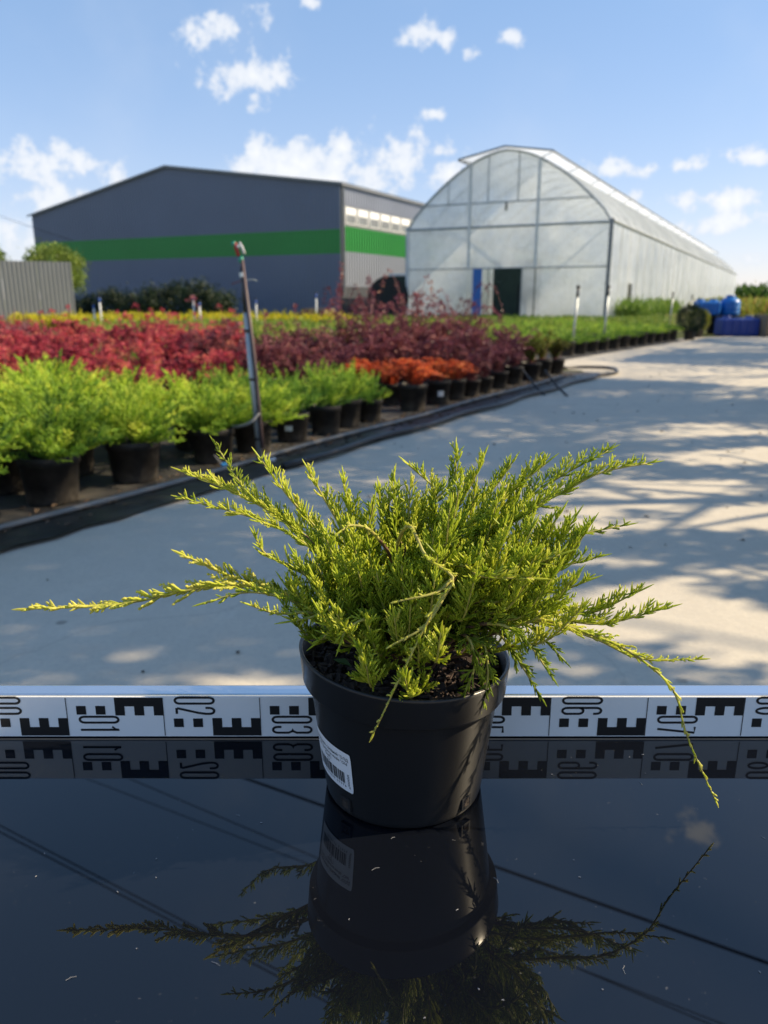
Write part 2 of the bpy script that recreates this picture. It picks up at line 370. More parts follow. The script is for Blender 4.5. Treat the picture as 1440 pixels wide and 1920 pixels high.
# ------------------------------------------------------------------ foliage generators
def nrm(a): return a/np.maximum(np.linalg.norm(a, axis=-1, keepdims=True), 1e-9)
class Twigs:
    """thin tapered bumpy shoots, collected and built as one mesh"""
    def __init__(s): s.p = []; s.d = []; s.L = []; s.r = []; s.b = []; s.t = []
    def add(s, p, d, L, r, bend, t): s.p.append(p); s.d.append(d); s.L.append(L); s.r.append(r); s.b.append(bend); s.t.append(t)
    def mesh(s, name, mat, K=4, S=3, prof=None, tipgain=.22):
        P = np.array(s.p); D = nrm(np.array(s.d)); L = np.array(s.L)[:, None, None]; r = np.array(s.r); B = np.array(s.b); t = np.array(s.t)
        n = len(P); u_ = np.linspace(0, 1, K)
        prof = np.array(prof if prof is not None else np.interp(u_, [0, .25, .8, 1], [.8, 1, .75, .12]))
        c = P[:, None, :] + D[:, None, :]*L*u_[None, :, None] + B[:, None, :]*L*(u_**2)[None, :, None]
        ref = np.where(np.abs(D[:, 2:3]) < .9, np.array([[0, 0, 1.]]), np.array([[1., 0, 0]]))
        X = nrm(np.cross(D, ref)); Y = np.cross(D, X)
        a = 2*np.pi*np.arange(S)/S + 0.4
        ring = X[:, None, :]*np.cos(a)[None, :, None]+Y[:, None, :]*np.sin(a)[None, :, None]
        V = c[:, :, None, :]+ring[:, None, :, :]*(r[:, None]*prof[None, :])[:, :, None, None]
        V = V.reshape(-1, 3)
        base = (np.arange(n)*K*S)[:, None, None]
        i = np.arange(K-1)[None, :, None]*S; k = np.arange(S)[None, None, :]; k2 = (k+1) % S
        Q = np.stack([base+i+k, base+i+k2, base+i+S+k2, base+i+S+k], -1).reshape(-1, 4)
        T = (t[:, None, None]+tipgain*(u_[None, :, None]-.3)+np.zeros((1, 1, S))).reshape(-1)
        return np_mesh(name, V, Q, mat, T)
class Leaves:
    def __init__(s): s.p = []; s.d = []; s.n = []; s.l = []; s.w = []; s.t = []
    def add(s, p, d, n, l, w, t): s.p.append(p); s.d.append(d); s.n.append(n); s.l.append(l); s.w.append(w); s.t.append(t)
    def mesh(s, name, mat):
        return leaf_mesh(name, mat, np.array(s.p), np.array(s.d), np.array(s.n), np.array(s.l), np.array(s.w), np.array(s.t))
def leaf_mesh(name, mat, P, D, Nn, l, w, t):
    D = nrm(D); S = nrm(np.cross(D, Nn)); U = np.cross(S, D)
    l = l[:, None]; w = w[:, None]
    V = np.stack([P, P+D*l*.5+S*w*.5+U*l*.06, P+D*l-U*l*.08, P+D*l*.5-S*w*.5+U*l*.06], 1).reshape(-1, 3)
    Q = np.arange(len(P)*4).reshape(-1, 4)
    return np_mesh(name, V, Q, mat, np.repeat(t, 4), smooth=False)
def catmull(pts, n):
    pts = [np.array(p, float) for p in pts]; pts = [2*pts[0]-pts[1]]+pts+[2*pts[-1]-pts[-2]]
    out = []; segs = len(pts)-3
    for i in range(n):
        s = i/(n-1)*segs; k = min(int(s), segs-1); u = s-k
        a, b, c, d = pts[k:k+4]
        out.append(.5*((2*b)+(c-a)*u+(2*a-5*b+4*c-d)*u*u+(3*b-a-3*c+d)*u**3))
    return np.array(out)
def spray(tw, path, sp2, L2, sp3, L3, r2, r3, start=.25, tint=.4, up=.35, a2=38, a3=36, tipgrow=.0, order3=True, taper=.75):
    """branchlets of two orders along a path (n,3)"""
    seg = np.linalg.norm(np.diff(path, axis=0), axis=1); cum = np.concatenate([[0], np.cumsum(seg)]); tot = cum[-1]
    s = start*tot; side = 1; roll = random.uniform(0, 6.28)
    def P(x):
        return np.array([np.interp(x, cum, path[:, j]) for j in range(3)])
    while s < tot:
        f = s/tot; p = P(s); T = nrm(P(min(tot, s+.004*tot+1e-4))-P(max(0, s-.004*tot-1e-4)))
        S = nrm(np.cross(T, np.array([0, 0, 1.]))+1e-6); Nn = np.cross(S, T)
        ph = random.gauss(.35, .55) if side > 0 else math.pi-random.gauss(.35, .55)
        a = R(a2+random.gauss(0, 7))
        d = T*math.cos(a)+(S*math.cos(ph)+Nn*math.sin(ph))*math.sin(a)
        ln = L2*((1-f)**taper*.95+.12)*random.uniform(.65, 1.15)*min(1, .45+(f-start)*3)
        bend = np.array([0, 0, up*random.uniform(.4, 1.3)])
        t0 = tint+random.gauss(0, .09)+tipgrow*f
        tw.add(p, d, ln, r2, bend, t0)
        if order3:
            q = .10*ln+sp3*.5; sd = 1
            S3 = nrm(np.cross(d, Nn*.6+T*.8+np.random.normal(0, .25, 3)))
            while q < ln:
                g = q/ln
                p3 = p+d*q+bend*ln*g*g; d3 = nrm(d+bend*2*g)
                l3 = L3*((1-g)*.85+.22)*random.uniform(.6, 1.15)
                aa = R(a3+random.gauss(0, 8))
                dd = d3*math.cos(aa)+S3*sd*math.sin(aa)+np.random.normal(0, .10, 3)
                tw.add(p3, dd, l3, r3, np.array([0, 0, up*.5]), t0+random.gauss(0, .07))
                sd = -sd; q += sp3*random.uniform(.7, 1.3)
        side = -side; s += sp2*random.uniform(.6, 1.35)
    # leading shoot
    T = nrm(path[-1]-path[-3]); tw.add(path[-1]-T*.2*L3, T, L3*1.3, r2, np.zeros(3), tint+tipgrow)
np.random.seed(3)

# ------------------------------------------------------------------ ground
AX = R(27.0); BX = R(30.3)
ua = Vector((math.sin(AX), math.cos(AX), 0)); na = Vector((math.cos(AX), -math.sin(AX), 0))
ub = Vector((math.sin(BX), math.cos(BX), 0)); nb = Vector((math.cos(BX), -math.sin(BX), 0))
def bed(t, n, z=0.0): v = ub*t+nb*n; return Vector((v.x, v.y, z))
def tn(p): return (p[0]*ub.x+p[1]*ub.y, p[0]*nb.x+p[1]*nb.y)
tag(MB().quad((-600, -300, 0), (900, -300, 0), (900, 1200, 0), (-600, 1200, 0)).build('ground', MAT['ground']), kind='structure')
# concrete yard: a sheet 4 mm up; left edge follows the bed, far edge ends at the tanks
yard = MB(); P_ = [bed(-9, -3.0), bed(10.6, -2.95), bed(11.1, -3.2), bed(11.6, -6.5), bed(13.2, -6.5), bed(13.4, -4.6), bed(16.2, -4.4), bed(21.8, -3.6), bed(23.8, -2.6), bed(24.6, 14), bed(-9, 14)]
yard.v = [(p.x, p.y, .004) for p in P_]; yard.f = [tuple(reversed(range(len(P_))))]; yard.m = [0]
yo = yard.build('concrete_yard', MAT['concrete']); tag(yo, kind='structure')
if yo.data.polygons[0].normal.z < 0: yo.data.flip_normals()
def strip(name, t0, t1, n0, n1, z, mat, wob=.0, seg=40, thick=.0):
    m = MB()
    for i in range(seg+1):
        t = t0+(t1-t0)*i/seg
        a = bed(t, n0+random.uniform(-wob, wob), z+random.uniform(0, thick)); b = bed(t, n1+random.uniform(-wob, wob), z+random.uniform(0, thick))
        m.v += [tuple(a), tuple(b)]
        if i: k = 2*i; m.f.append((k-2, k-1, k+1, k)); m.m.append(0)
    o = m.build(name, mat); tag(o, kind='structure'); return o
strip('weed_cloth', -1, 10.9, -14.5, -2.98, .008, MAT['cloth'], .0)
strip('black_film_edge', -1, 10.7, -3.02, -2.80, .014, MAT['blackfilm'], .025, 70, .012)
# crumbs of bark and dry leaves along the bed edge
def litter(name, count, fn, size, mat, label, cat):
    m = MB()
    for k in range(count):
        c = fn(); a = random.uniform(0, 6.28); s = random.uniform(*size); e = s*random.uniform(.3, .8)
        x = Vector((math.cos(a), math.sin(a), random.uniform(-.3, .3)))*s; y = Vector((-math.sin(a), math.cos(a), random.uniform(-.3, .3)))*e
        up = Vector((0, 0, s*.35))
        m.quad(c-x, c-y+up, c+x, c+y+up)
    o = m.build(name, mat); tag(o, label, cat, kind='stuff'); return o
litter('bark_litter', 900, lambda: bed(random.uniform(.5, 10.5), random.gauss(-3.10, .09), .018), (.008, .03), MAT['litter'], 'brown bark crumbs and dry leaves along the bed edge', 'litter')
litter('yard_litter', 260, lambda: bed(random.uniform(.8, 14), random.uniform(-2.7, 1.2)**1, .007), (.005, .018), simple('dry_leaf', (.07, .055, .04), .9), 'small dark leaf bits scattered over the concrete yard', 'litter')
gp = [bed(-.5+i*.4, -3.08+.02*math.sin(i*.9), .029) for i in range(27)]
tag(MB().tube(gp, .015, 8).build('irrigation_pipe', MAT['greypipe'], smooth=True), 'grey irrigation pipe lying along the front of the potted plants', 'pipe')
bp = [bed(3.6+i*.3, -2.80+.025*math.sin(i*1.3)+.004*i, .034) for i in range(23)]+[bed(10.6, -2.62, .034), bed(10.95, -2.66, .04), bed(11.2, -2.86, .05), bed(11.15, -3.2, .05), bed(10.8, -3.42, .05)]
tag(MB().tube([Vector(p) for p in catmull([tuple(p) for p in bp], 90)], .022, 8).build('hose', MAT['blackpipe'], smooth=True), 'black hose along the concrete edge curling round the end of the bed', 'hose')
# two short stakes at the bed corner
for (px, py) in ((1012, 742), (1055, 744)):
    g = G(px+10, py, .0)
    tag(MB().tube([g, g+Vector((-.10, .10, .10)), g+Vector((-.22, .2, .26))], [.014, .012, .01], 6).build('stake', MAT['blackpipe']), 'short black stake leaning over the hose at the bed corner', 'stake', 'leaning black stakes')

# ------------------------------------------------------------------ corrugated sheet walls
def ribbed(poly_top, x0, x1, z0, mat, name, parent, period=.25, depth=.035, y=0.0, axis='x'):
    """vertical trapezoid ribs between z0(x) and poly_top(x); outward is -y (axis x) or +x (axis y)"""
    m = MB(); n = max(1, int(round((x1-x0)/period))); pr = (x1-x0)/n
    prof = []
    for i in range(n):
        b = x0+i*pr
        prof += [(b, 0), (b+pr*.5, 0), (b+pr*.62, depth), (b+pr*.88, depth)]
    prof.append((x1, 0))
    zb = z0 if callable(z0) else (lambda x: z0); zt = poly_top if callable(poly_top) else (lambda x: poly_top)
    for i, (x, d) in enumerate(prof):
        for z in (zb(x), zt(x)):
            m.v.append((x, y-d, z) if axis == 'x' else (y+d, x, z))
        if i: k = 2*i; m.f.append((k-2, k, k+1, k-1)); m.m.append(0)
    return m.build(name, mat, parent)

# ------------------------------------------------------------------ warehouse
WW = 24.3; WR = Vector((-2.41, 45, 0)); WL = WR-na*WW; WLEN = 42
wh = tag(empty('warehouse', WL, -AX), 'dark grey metal warehouse with a green band and shallow gable roof', 'warehouse')
zl, zr, zp, xp = 6.50, 7.08, 8.75, 12.2
def gable(x): return zl+(zp-zl)*x/xp if x < xp else zp+(zr-zp)*(x-xp)/(WW-xp)
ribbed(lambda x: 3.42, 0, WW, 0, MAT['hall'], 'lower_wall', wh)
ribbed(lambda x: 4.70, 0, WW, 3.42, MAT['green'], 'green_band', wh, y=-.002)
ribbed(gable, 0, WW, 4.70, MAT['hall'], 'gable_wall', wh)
b = MB()
for i in range(2):
    a0, a1 = ((0, zl), (xp, zp)) if i == 0 else ((xp, zp), (WW, zr))
    ex = -.25 if i == 0 else 0; fx = .25 if i == 1 else 0
    s = (a1[1]-a0[1])/(a1[0]-a0[0])
    p = [(a0[0]+ex, a0[1]+ex*s), (a1[0]+fx, a1[1]+fx*s)]
    for (y0, y1) in ((-.18, WLEN),):
        b.quad((p[0][0], y0, p[0][1]+.02), (p[1][0], y0, p[1][1]+.02), (p[1][0], y1, p[1][1]+.02), (p[0][0], y1, p[0][1]+.02))
        b.quad((p[0][0], y0, p[0][1]-.10), (p[1][0], y0, p[1][1]-.10), (p[1][0], y0, p[1][1]+.02), (p[0][0], y0, p[0][1]+.02))
b.build('roof', MAT['trim'], wh)
rw = WW-.02
ribbed(4.90, .35, WLEN, 3.55, MAT['green'], 'green_band', wh, axis='y', y=rw+.004, depth=.07, period=.3)
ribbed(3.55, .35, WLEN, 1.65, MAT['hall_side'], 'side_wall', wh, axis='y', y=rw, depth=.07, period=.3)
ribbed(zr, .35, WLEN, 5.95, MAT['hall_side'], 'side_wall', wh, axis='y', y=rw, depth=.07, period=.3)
MB().box((rw-.2, .35, 4.90), (rw+.01, WLEN, 5.95)).build('window_band', MAT['trim'], wh)
MB().box((rw-.3, 0.02, 0), (rw+.05, WLEN, 1.65)).build('shaded_plinth', MAT['shaded_plinth'], wh)  # shade along the wall foot is put into this dark colour
MB().box((rw-.10, 0.0, 1.65), (rw+.07, .35, zr-.05)).build('corner_trim', MAT['trim'], wh)
MB().box((WW, -.1, zr-.16), (WW+.22, WLEN, zr+.0)).build('gutter', MAT['trim'], wh)
MB().box((0, WLEN-.1, 0), (WW-.3, WLEN, zl)).build('rear_wall', MAT['hall'], wh)
MB().box((0, .05, 0), (.1, WLEN, zl-.05)).build('far_wall', MAT['hall'], wh)
y = .55
for i in range(9):
    w = MB(); w.box((rw+.01, y, 5.02), (rw+.05, y+1.25, 5.9)); f = w.build('window', MAT['white'], wh)
    MB().box((rw+.05, y+.09, 5.08), (rw+.062, y+1.16, 5.50)).build('pane', MAT['pane'], f)
    MB().box((rw+.05, y+.09, 5.56), (rw+.062, y+1.16, 5.84)).build('pane', MAT['sticker'], f)
    y += 1.42
MB().tube([(WW+.12, .15, zr-.1), (WW+.12, .15, 1.2)], .06, 8).build('downpipe', MAT['trim'], wh)

# ------------------------------------------------------------------ greenhouse
GW = 10.2; GR = Vector((10.3, 37, 0)); GL = GR-na*GW; GLEN = 92; EZ = 4.35; PZ = 7.72
gh = tag(empty('greenhouse', GL, -AX), 'long arched polytunnel greenhouse of milky white film beside the warehouse', 'greenhouse')
RAD = ((GW/2)**2+(PZ-EZ)**2)/(2*(PZ-EZ))
def arch(x):
    s = max(0.0, min(1.0, 1-abs(x-GW/2)/(GW/2))); return EZ+(PZ-EZ)*(.75*math.sin(s*math.pi/2)+.25*s**.45)
def film_panel(x0, x1, z0, z1, name='film_panel', nx=10, y=0.0):
    m = MB()
    for i in range(nx+1):
        x = x0+(x1-x0)*i/nx; zt = min(z1, arch(x)); zt = max(zt, z0)
        for j in range(5):
            z = z0+(zt-z0)*j/4
            m.v.append((x, y+random.gauss(0, .012), z))
        if i:
            for j in range(4):
                k = (i-1)*5+j; m.f.append((k, k+5, k+6, k+1)); m.m.append(0)
    return m.build(name, MAT['film'], gh, smooth=True)
xs = [0, 3.35, 6.75, GW]; zs = [0, 2.43, EZ, 5.45, 9]
for i in range(3):
    for j in range(4):
        if j == 0 and i == 1: continue
        film_panel(xs[i]+.03, xs[i+1]-.03, zs[j]+.03, zs[j+1]-.03, y=.04)
film_panel(3.38, 3.62, .03, 2.40, y=.04, nx=3); film_panel(6.12, 6.72, .03, 2.40, y=.04, nx=4)
MB().box((3.62, -.06, .02), (4.08, .0, 2.40)).build('door_leaf', MAT['bluedoor'], gh)
MB().box((6.08, .0, .02), (6.13, .06, 2.40)).build('door_post', MAT['steel'], gh)
MB().box((3.9, 2.2, 0), (6.4, 2.25, 2.9)).build('doorway_dark_sheet', simple('doorway_dark_green', (.03, .055, .048), .9, scale=2), gh)  # added dark sheet that makes the doorway look dim inside
MB().box((5.55, 1.2, 0), (6.05, 1.7, 1.7)).build('doorway_dark_box', MAT['dark'], gh)  # dark box added to deepen the gloom behind the door
def bar(p, q, r=.045, name='beam', mat='steel', sides=6): return MB().tube([p, q], r, sides).build(name, MAT[mat], gh)
bar((0, 0, 2.43), (GW, 0, 2.43), .035); bar((0, 0, EZ), (GW, 0, EZ), .06); bar((.95, 0, 5.45), (GW-.95, 0, 5.45), .035)
bar((3.35, -.02, 2.43), (3.35, -.02, arch(3.35)), .075, 'post', 'white'); bar((6.75, -.02, 2.43), (6.75, -.02, arch(6.75)), .075, 'post', 'white')
bar((4.25, 0, 5.45), (4.25, 0, arch(4.25)), .03, 'post'); bar((5.75, 0, 5.45), (5.75, 0, arch(5.75)), .03, 'post')
bar((2.2, 0, 5.45), (2.2, 0, arch(2.2)), .025, 'post')
bar((0, 0, 0), (0, 0, EZ), .09, 'post', 'white'); bar((GW, 0, 0), (GW, 0, EZ+.15), .10, 'post', 'trim')
bar((GW/2+.1, -.05, 5.05), (GW/2+.1, -.05, 5.40), .05, 'lamp', 'dark')
am = MB().tube([(x, 0, arch(x)) for x in [GW*i/28 for i in range(29)]], .055, 6).mesh('arch', MAT['steel'])
for k in range(38):
    link('arch', am, gh, (0, k*GLEN/37, 0))
    if k and k < 20:
        for x in (0, GW): MB().tube([(x, k*GLEN/37, 0), (x, k*GLEN/37, EZ)], .05, 5).build('post', MAT['steel'], gh)
# roof film in bays, sagging between arches
rf = MB(); NB = 37*2; NA = 24
for k in range(NB+1):
    yy = .02+k*GLEN/NB
    for i in range(NA+1):
        x = GW*i/NA; sag = .05 if k % 2 else 0
        rf.v.append((x+(0), yy, arch(x)+.06-sag))
    if k:
        for i in range(NA):
            a = (k-1)*(NA+1)+i; rf.f.append((a, a+1, a+NA+2, a+NA+1)); rf.m.append(0)
rf.build('roof_film', MAT['film'], gh, smooth=True)
for x, nm in ((0, 'side_film'), (GW, 'side_film')):
    w = MB(); NS = 150
    for k in range(NS+1):
        yy = .05+k*GLEN/NS
        if x == GW and 4.9 < yy < 6.4: yy = 4.9 if yy < 5.6 else 6.4
        for j in range(6):
            z = EZ*j/5; w.v.append((x+(.03+.03*math.sin(k*1.9)*(1-j/5)+random.gauss(0, .008))*(1 if x else -1), yy, z))
        if k:
            for j in range(5):
                a = (k-1)*6+j
                if x == GW and j < 2 and w.v[a][1] >= 4.89 and w.v[a+6][1] <= 6.41: continue
                w.f.append((a, a+6, a+7, a+1)); w.m.append(0)
    w.build(nm, MAT['film'], gh, smooth=True)
MB().box((GW-.02, 4.9, 0), (GW+.0, 6.4, 2.2*.8)).build('side_door', MAT['dark'], gh)
film_panel(0.03, GW-.03, .02, 9, 'rear_film', 20, y=GLEN)
bar((GW+.06, 0, EZ+.05), (GW+.06, GLEN, EZ+.05), .07, 'gutter', 'galv'); bar((-.06, 0, EZ+.05), (-.06, GLEN, EZ+.05), .07, 'gutter', 'galv')
# raised ridge vents: two flaps held above the arch along the whole ridge
for s, w_, dz in ((-1, 2.3, .42), (1, 2.3, .36)):
    m = MB(); cx = GW/2
    a = (cx, PZ+.10); e = (cx+s*w_, PZ+.10-dz)
    for k in range(38):
        y0 = -.25+k*(GLEN+.5)/38; y1 = -.25+(k+1)*(GLEN+.5)/38
        m.quad((a[0], y0, a[1]), (e[0], y0, e[1]), (e[0], y1, e[1]), (a[0], y1, a[1]))
    fl = m.build('vent_flap', MAT['film'], gh)
    MB().tube([(e[0], -.28, e[1]), (e[0], GLEN+.28, e[1])], .05, 6).build('vent_edge', MAT['trim'], fl)
    MB().tube([(a[0], -.28, a[1]+.02), (e[0], -.28, e[1]+.02)], .045, 6).build('vent_edge', MAT['trim'], fl)
    for k in range(0, 38, 2):
        yy = k*GLEN/37
        MB().tube([(cx+s*w_*.95, yy, PZ+.08-dz*.95), (cx+s*w_*.72, yy, arch(cx+s*w_*.72))], .025, 4).build('vent_strut', MAT['steel'], fl)

# ------------------------------------------------------------------ fence
FE = G(145, 613)
fdir = Vector((-.85, -.53, 0)).normalized()
fn = tag(empty('metal_fence', FE, math.atan2(-fdir.y, -fdir.x)), 'tall fence of ribbed grey metal sheets standing before the warehouse', 'fence')
for k in range(6):
    ribbed(2.26, -1.15*(k+1), -1.15*k-.01, .05, MAT['fence'], 'fence_sheet', fn, period=.144, depth=.022, y=(k % 2)*.004)
for k in range(4): MB().box((-.06-2.2*k, .03, 0), (.0-2.2*k, .09, 2.2)).build('post', MAT['trim'], fn)
MB().box((-6.9, .02, 1.7), (0, .06, 1.76)).build('rail', MAT['trim'], fn)

# ------------------------------------------------------------------ tanks, crates and small things at the far end
def rounded_box(name, lo, hi, r, mat, parent, ribs=0):
    bm = bmesh.new(); bmesh.ops.create_cube(bm, size=1)
    for v in bm.verts: v.co = Vector([(lo[i]+hi[i])/2+v.co[i]*(hi[i]-lo[i]) for i in range(3)])
    bmesh.ops.bevel(bm, geom=bm.edges[:], offset=r, segments=3, affect='EDGES', profile=.5)
    me = bpy.data.meshes.new(name); bm.to_mesh(me); bm.free(); me.materials.append(mat)
    me.polygons.foreach_set('use_smooth', [True]*len(me.polygons))
    o = link(name, me, parent); o.modifiers.new('weighted', 'WEIGHTED_NORMAL'); return o
def box_tank(name, base, w, d, h, mat, label, rz=-AX):
    t = tag(empty(name, base, rz), label, 'tank')
    rounded_box('body', (-w/2, -d/2, 0), (w/2, d/2, h), .06, mat, t)
    for i in range(5):
        x = -w/2+w*(i+.5)/5
        rounded_box('rib', (x-.035*w, -d/2-.03, .04), (x+.035*w, -d/2+.05, h*.9), .012, mat, t)
    for i in (-.3, .3):
        MB().lathe([(0, h+.06), (.10, h+.06), (.11, h+.05), (.11, h-.02)], 20, cen=(i*w, 0, 0)).build('cap', mat, t, smooth=True)
    return t
q = G(1390, 631); box_tank('water_tank', q+Vector((0, .35, 0)), 1.02, .7, .48, MAT['blue2'], 'low dark blue plastic water tank standing on the concrete edge', rz=R(-5))
q = G(1345, 629); std = Vector((q.x+.35, q.y+1.1, 0))
pal = tag(empty('pallet_stack', std, R(-5)), 'dark stack of wooden pallets carrying the bright blue tanks', 'pallets')
for k in range(4):
    z = k*.13
    for j in range(5): MB().box((-.62, -.5+j*.22, z+.10), (.62, -.38+j*.22, z+.125)).build('board', MAT['dark'], pal)
    for j in (-.55, -.05, .45): MB().box((j, -.5, z), (j+.10, .5, z+.10)).build('bearer', MAT['dark'], pal)
box_tank('water_tank', std+Vector((-.30, 0, .525)), .62, .7, .40, MAT['blue'], 'bright blue rectangular tank on the pallet stack', rz=R(-5))
ct = tag(empty('round_tank', std+Vector((.36, -.05, .525)), 0), 'bright blue round tank with domed top on the pallet stack', 'tank')
MB().lathe([(.0, 0), (.26, 0), (.28, .03), (.28, .36), (.26, .42), (.17, .49), (.12, .50), (.12, .54), (0, .54)], 32).build('body', MAT['blue'], ct, smooth=True)
MB().lathe([(.13, .53), (.13, .57), (.0, .575)], 24).build('cap', MAT['blue'], ct, smooth=True)
for z in (.10, .22, .33): MB().lathe([(.278, z-.02), (.292, z), (.278, z+.02)], 32).build('rib', MAT['blue'], ct, smooth=True)
q = G(1442, 632)
cr = tag(empty('wooden_crate', q+Vector((.35, .3, 0)), 0), 'dark wooden crate beside the low blue tank', 'crate')
for k in range(4): MB().box((-.5, -.4, .02+k*.14), (.5, -.37, .14+k*.14)).build('slat', MAT['wood'], cr)
for x in (-.5, .44): MB().box((x, -.37, 0), (x+.06, .4, .58)).build('side', MAT['wood'], cr)
# pale wooden crate on the field in front of the warehouse
q = G(598, 612)
cr = tag(empty('wooden_crate', q, -AX), 'weathered pale wooden crate on the field in front of the warehouse wall', 'crate')
for k in range(4): MB().box((-.5, -.4, .02+k*.15), (.5, -.37, .15+k*.15)).build('slat', MAT['wood'], cr)
for x in (-.5, .44): MB().box((x, -.37, 0), (x+.06, .4, .62)).build('side', MAT['wood'], cr)
for k in range(5): MB().box((-.5, -.36+k*.15, .62), (.5, -.25+k*.15, .65)).build('lid_board', MAT['wood'], cr)
# dark drum and dark bin between warehouse and greenhouse
q = Vector((at(728, 560, 41.2).x, 41.2, 0))
dr = tag(empty('cable_drum', q, 0), 'large round black drum between the warehouse and the greenhouse', 'drum')
for yy in (-.35, .25):
    m = MB(); n = 36
    pts = [(1.05*math.cos(2*math.pi*i/n), 1.05*math.sin(2*math.pi*i/n)+1.05) for i in range(n)]
    m.v = [(x, yy, z) for x, z in pts]+[(x, yy+.1, z) for x, z in pts]
    m.f = [tuple(range(n)), tuple(reversed(range(n, 2*n)))]+[(i, i+n, (i+1) % n+n, (i+1) % n) for i in range(n)]; m.m = [0]*(n+2)
    m.build('flange', MAT['rubber'], dr)
MB().tube([(0, -.26, 1.05), (0, .26, 1.05)], .5, 24).build('core', MAT['rubber'], dr)
q = Vector((at(752, 560, 43.2).x, 43.2, 0))
bn = tag(empty('storage_bin', q, -AX), 'dark green upright bin with pale lid against the greenhouse corner', 'bin')
rounded_box('body', (-.45, -.4, 0), (.45, .4, 2.15), .04, simple('dark_green', (.012, .03, .02), .6), bn)
rounded_box('lid', (-.5, -.45, 2.15), (.5, .45, 2.27), .03, MAT['white'], bn)

# ------------------------------------------------------------------ sprinkler risers
def riser(base, h, label, group, lean=(0, 0), style='grey', r=.013):
    t = tag(empty('sprinkler_riser', base, 0), label, 'sprinkler', group)
    lx, ly = lean
    P = lambda f, dx=0, dy=0: (lx*f+dx, ly*f+dy, h*f)
    pm = MAT['galv'] if style != 'white' else MAT['white']
    if style == 'near':
        MB().tube([P(0), P(.35), P(.70)], .018, 10).build('support_pipe', MAT['galv'], t, smooth=True)
        MB().tube([P(.08, .027, -.014), P(.3, .028, -.014), P(.5, .027, -.014), P(.93, .006, -.004)], .0115, 8).build('supply_tube', simple('tube_brown', (.11, .075, .075), .5, scale=20), t, smooth=True)
        MB().tube([P(.68), P(.90)], .0135, 8).build('upper_tube', MAT['blackpipe'], t, smooth=True)
        for f in (.12, .40, .62): MB().tube([P(f-.006), P(f+.006)], .023, 10).build('clamp', MAT['blackpipe'], t)
        MB().tube([P(.855), P(.875)], .019, 12).build('collar', MAT['white'], t)
        MB().tube([P(0, 0, 0), (.05, -.01, .022), (.10, .0, .03)], .014, 8).build('elbow', MAT['white'], t, smooth=True)
        MB().tube([P(.84, .01), P(.845, .06), P(.838, .085)], .0035, 5).build('wire', MAT['steel'], t); MB().tube([P(.84, -.01), P(.825, -.07)], .0035, 5).build('wire', MAT['cane'], t)
        hd = MB().lathe([(0, -.012), (.013, -.012), (.017, .0), (.014, .02), (.008, .026), (0, .026)], 14, cen=P(.925)).build('sprinkler_head', MAT['teal'], t, smooth=True)
        MB().tube([P(.945, -.012), P(.985, -.022), P(1.0, -.03)], [.010, .012, .013], 8).build('deflector', MAT['redp'], hd, smooth=True)
        MB().lathe([(0, -.014), (.013, -.010), (.015, .004), (.010, .016), (0, .018)], 12, cen=P(.995, -.034)).build('nozzle', MAT['teal'], hd, smooth=True)
        MB().tube([P(.955, .022), P(.985, .012), P(1.005, .0)], [.010, .008, .005], 8).build('arm', MAT['white'], hd, smooth=True)
        MB().lathe([(0, -.01), (.011, -.006), (.011, .008), (0, .012)], 12, cen=P(.985, -.010)).build('spring', MAT['tagwhite'], hd, smooth=True)
    else:
        MB().tube([P(0), P(.86)], r, 8).build('pipe', pm, t, smooth=True)
        cm = MAT['bluecap'] if style == 'white' else MAT['blackpipe']
        MB().tube([P(.84), P(.96)], r*1.25, 8).build('connector', cm, t, smooth=True)
        MB().lathe([(0, -.01), (r*1.5, 0), (r*2.0, .03), (r*.8, .05), (0, .06)], 10, cen=P(.96)).build('sprinkler_head', MAT['blackpipe'], t, smooth=True)
    return t
gb = G(488, 870); tp = at(449, 456, gb.y+.03)
riser(gb, tp.z, 'tall grey sprinkler riser with teal and red head beside the juniper pots', None, (tp.x-gb.x, tp.y-gb.y), 'near')
hp_ = [at(486, 775, gb.y-.02), at(470, 792, gb.y-.06), at(445, 800, gb.y-.02), at(425, 798, gb.y+.10)]
tag(MB().tube([Vector(p) for p in catmull([tuple(p) for p in hp_], 16)], .009, 6).build('flexible_hose', MAT['greypipe'], smooth=True), 'pale grey flexible hose looping from the tall sprinkler riser to the pots', 'hose')
q = G(421, 878); clip = tag(empty('hose_clip', q, .4), 'small bright blue plastic clip lying at the bed edge', 'clip')
rounded_box('body', (-.022, -.014, .012), (.022, .014, .034), .006, simple('sky_blue_plastic', (.06, .32, .75), .4), clip)
MB().tube([(-.02, 0, .028), (-.045, .01, .07), (-.055, .012, .085)], .006, 6).build('stem', MAT['greypipe'], clip)
b_ = G(1071, 668); riser(b_, at(1076, 535, b_.y).z, 'grey sprinkler riser at the near corner of the low green juniper bed', None, (.05, 0), 'grey', .02)
b_ = G(1130, 655); riser(b_, at(1134, 535, b_.y).z, 'grey sprinkler riser among the low green junipers before the greenhouse corner', None, (.03, 0), 'grey', .02)
for (bx, by, tx, ty) in ((1254, 620, 1256, 548), (1291, 612, 1291, 553)):
    b_ = G(bx, by); riser(b_, at(tx, ty, b_.y).z, 'thin dark sprinkler riser beside the greenhouse side wall', 'risers beside the greenhouse wall', (.03, 0), 'dark', .02)
for (bx, by, tx, ty) in ((192, 622, 189, 556), (180, 622, 177, 570)):
    b_ = G(bx, by); riser(b_, at(tx, ty, b_.y).z, 'white riser with blue top standing by the grey fence', 'blue topped risers by the fence', (0, 0), 'white', .028)
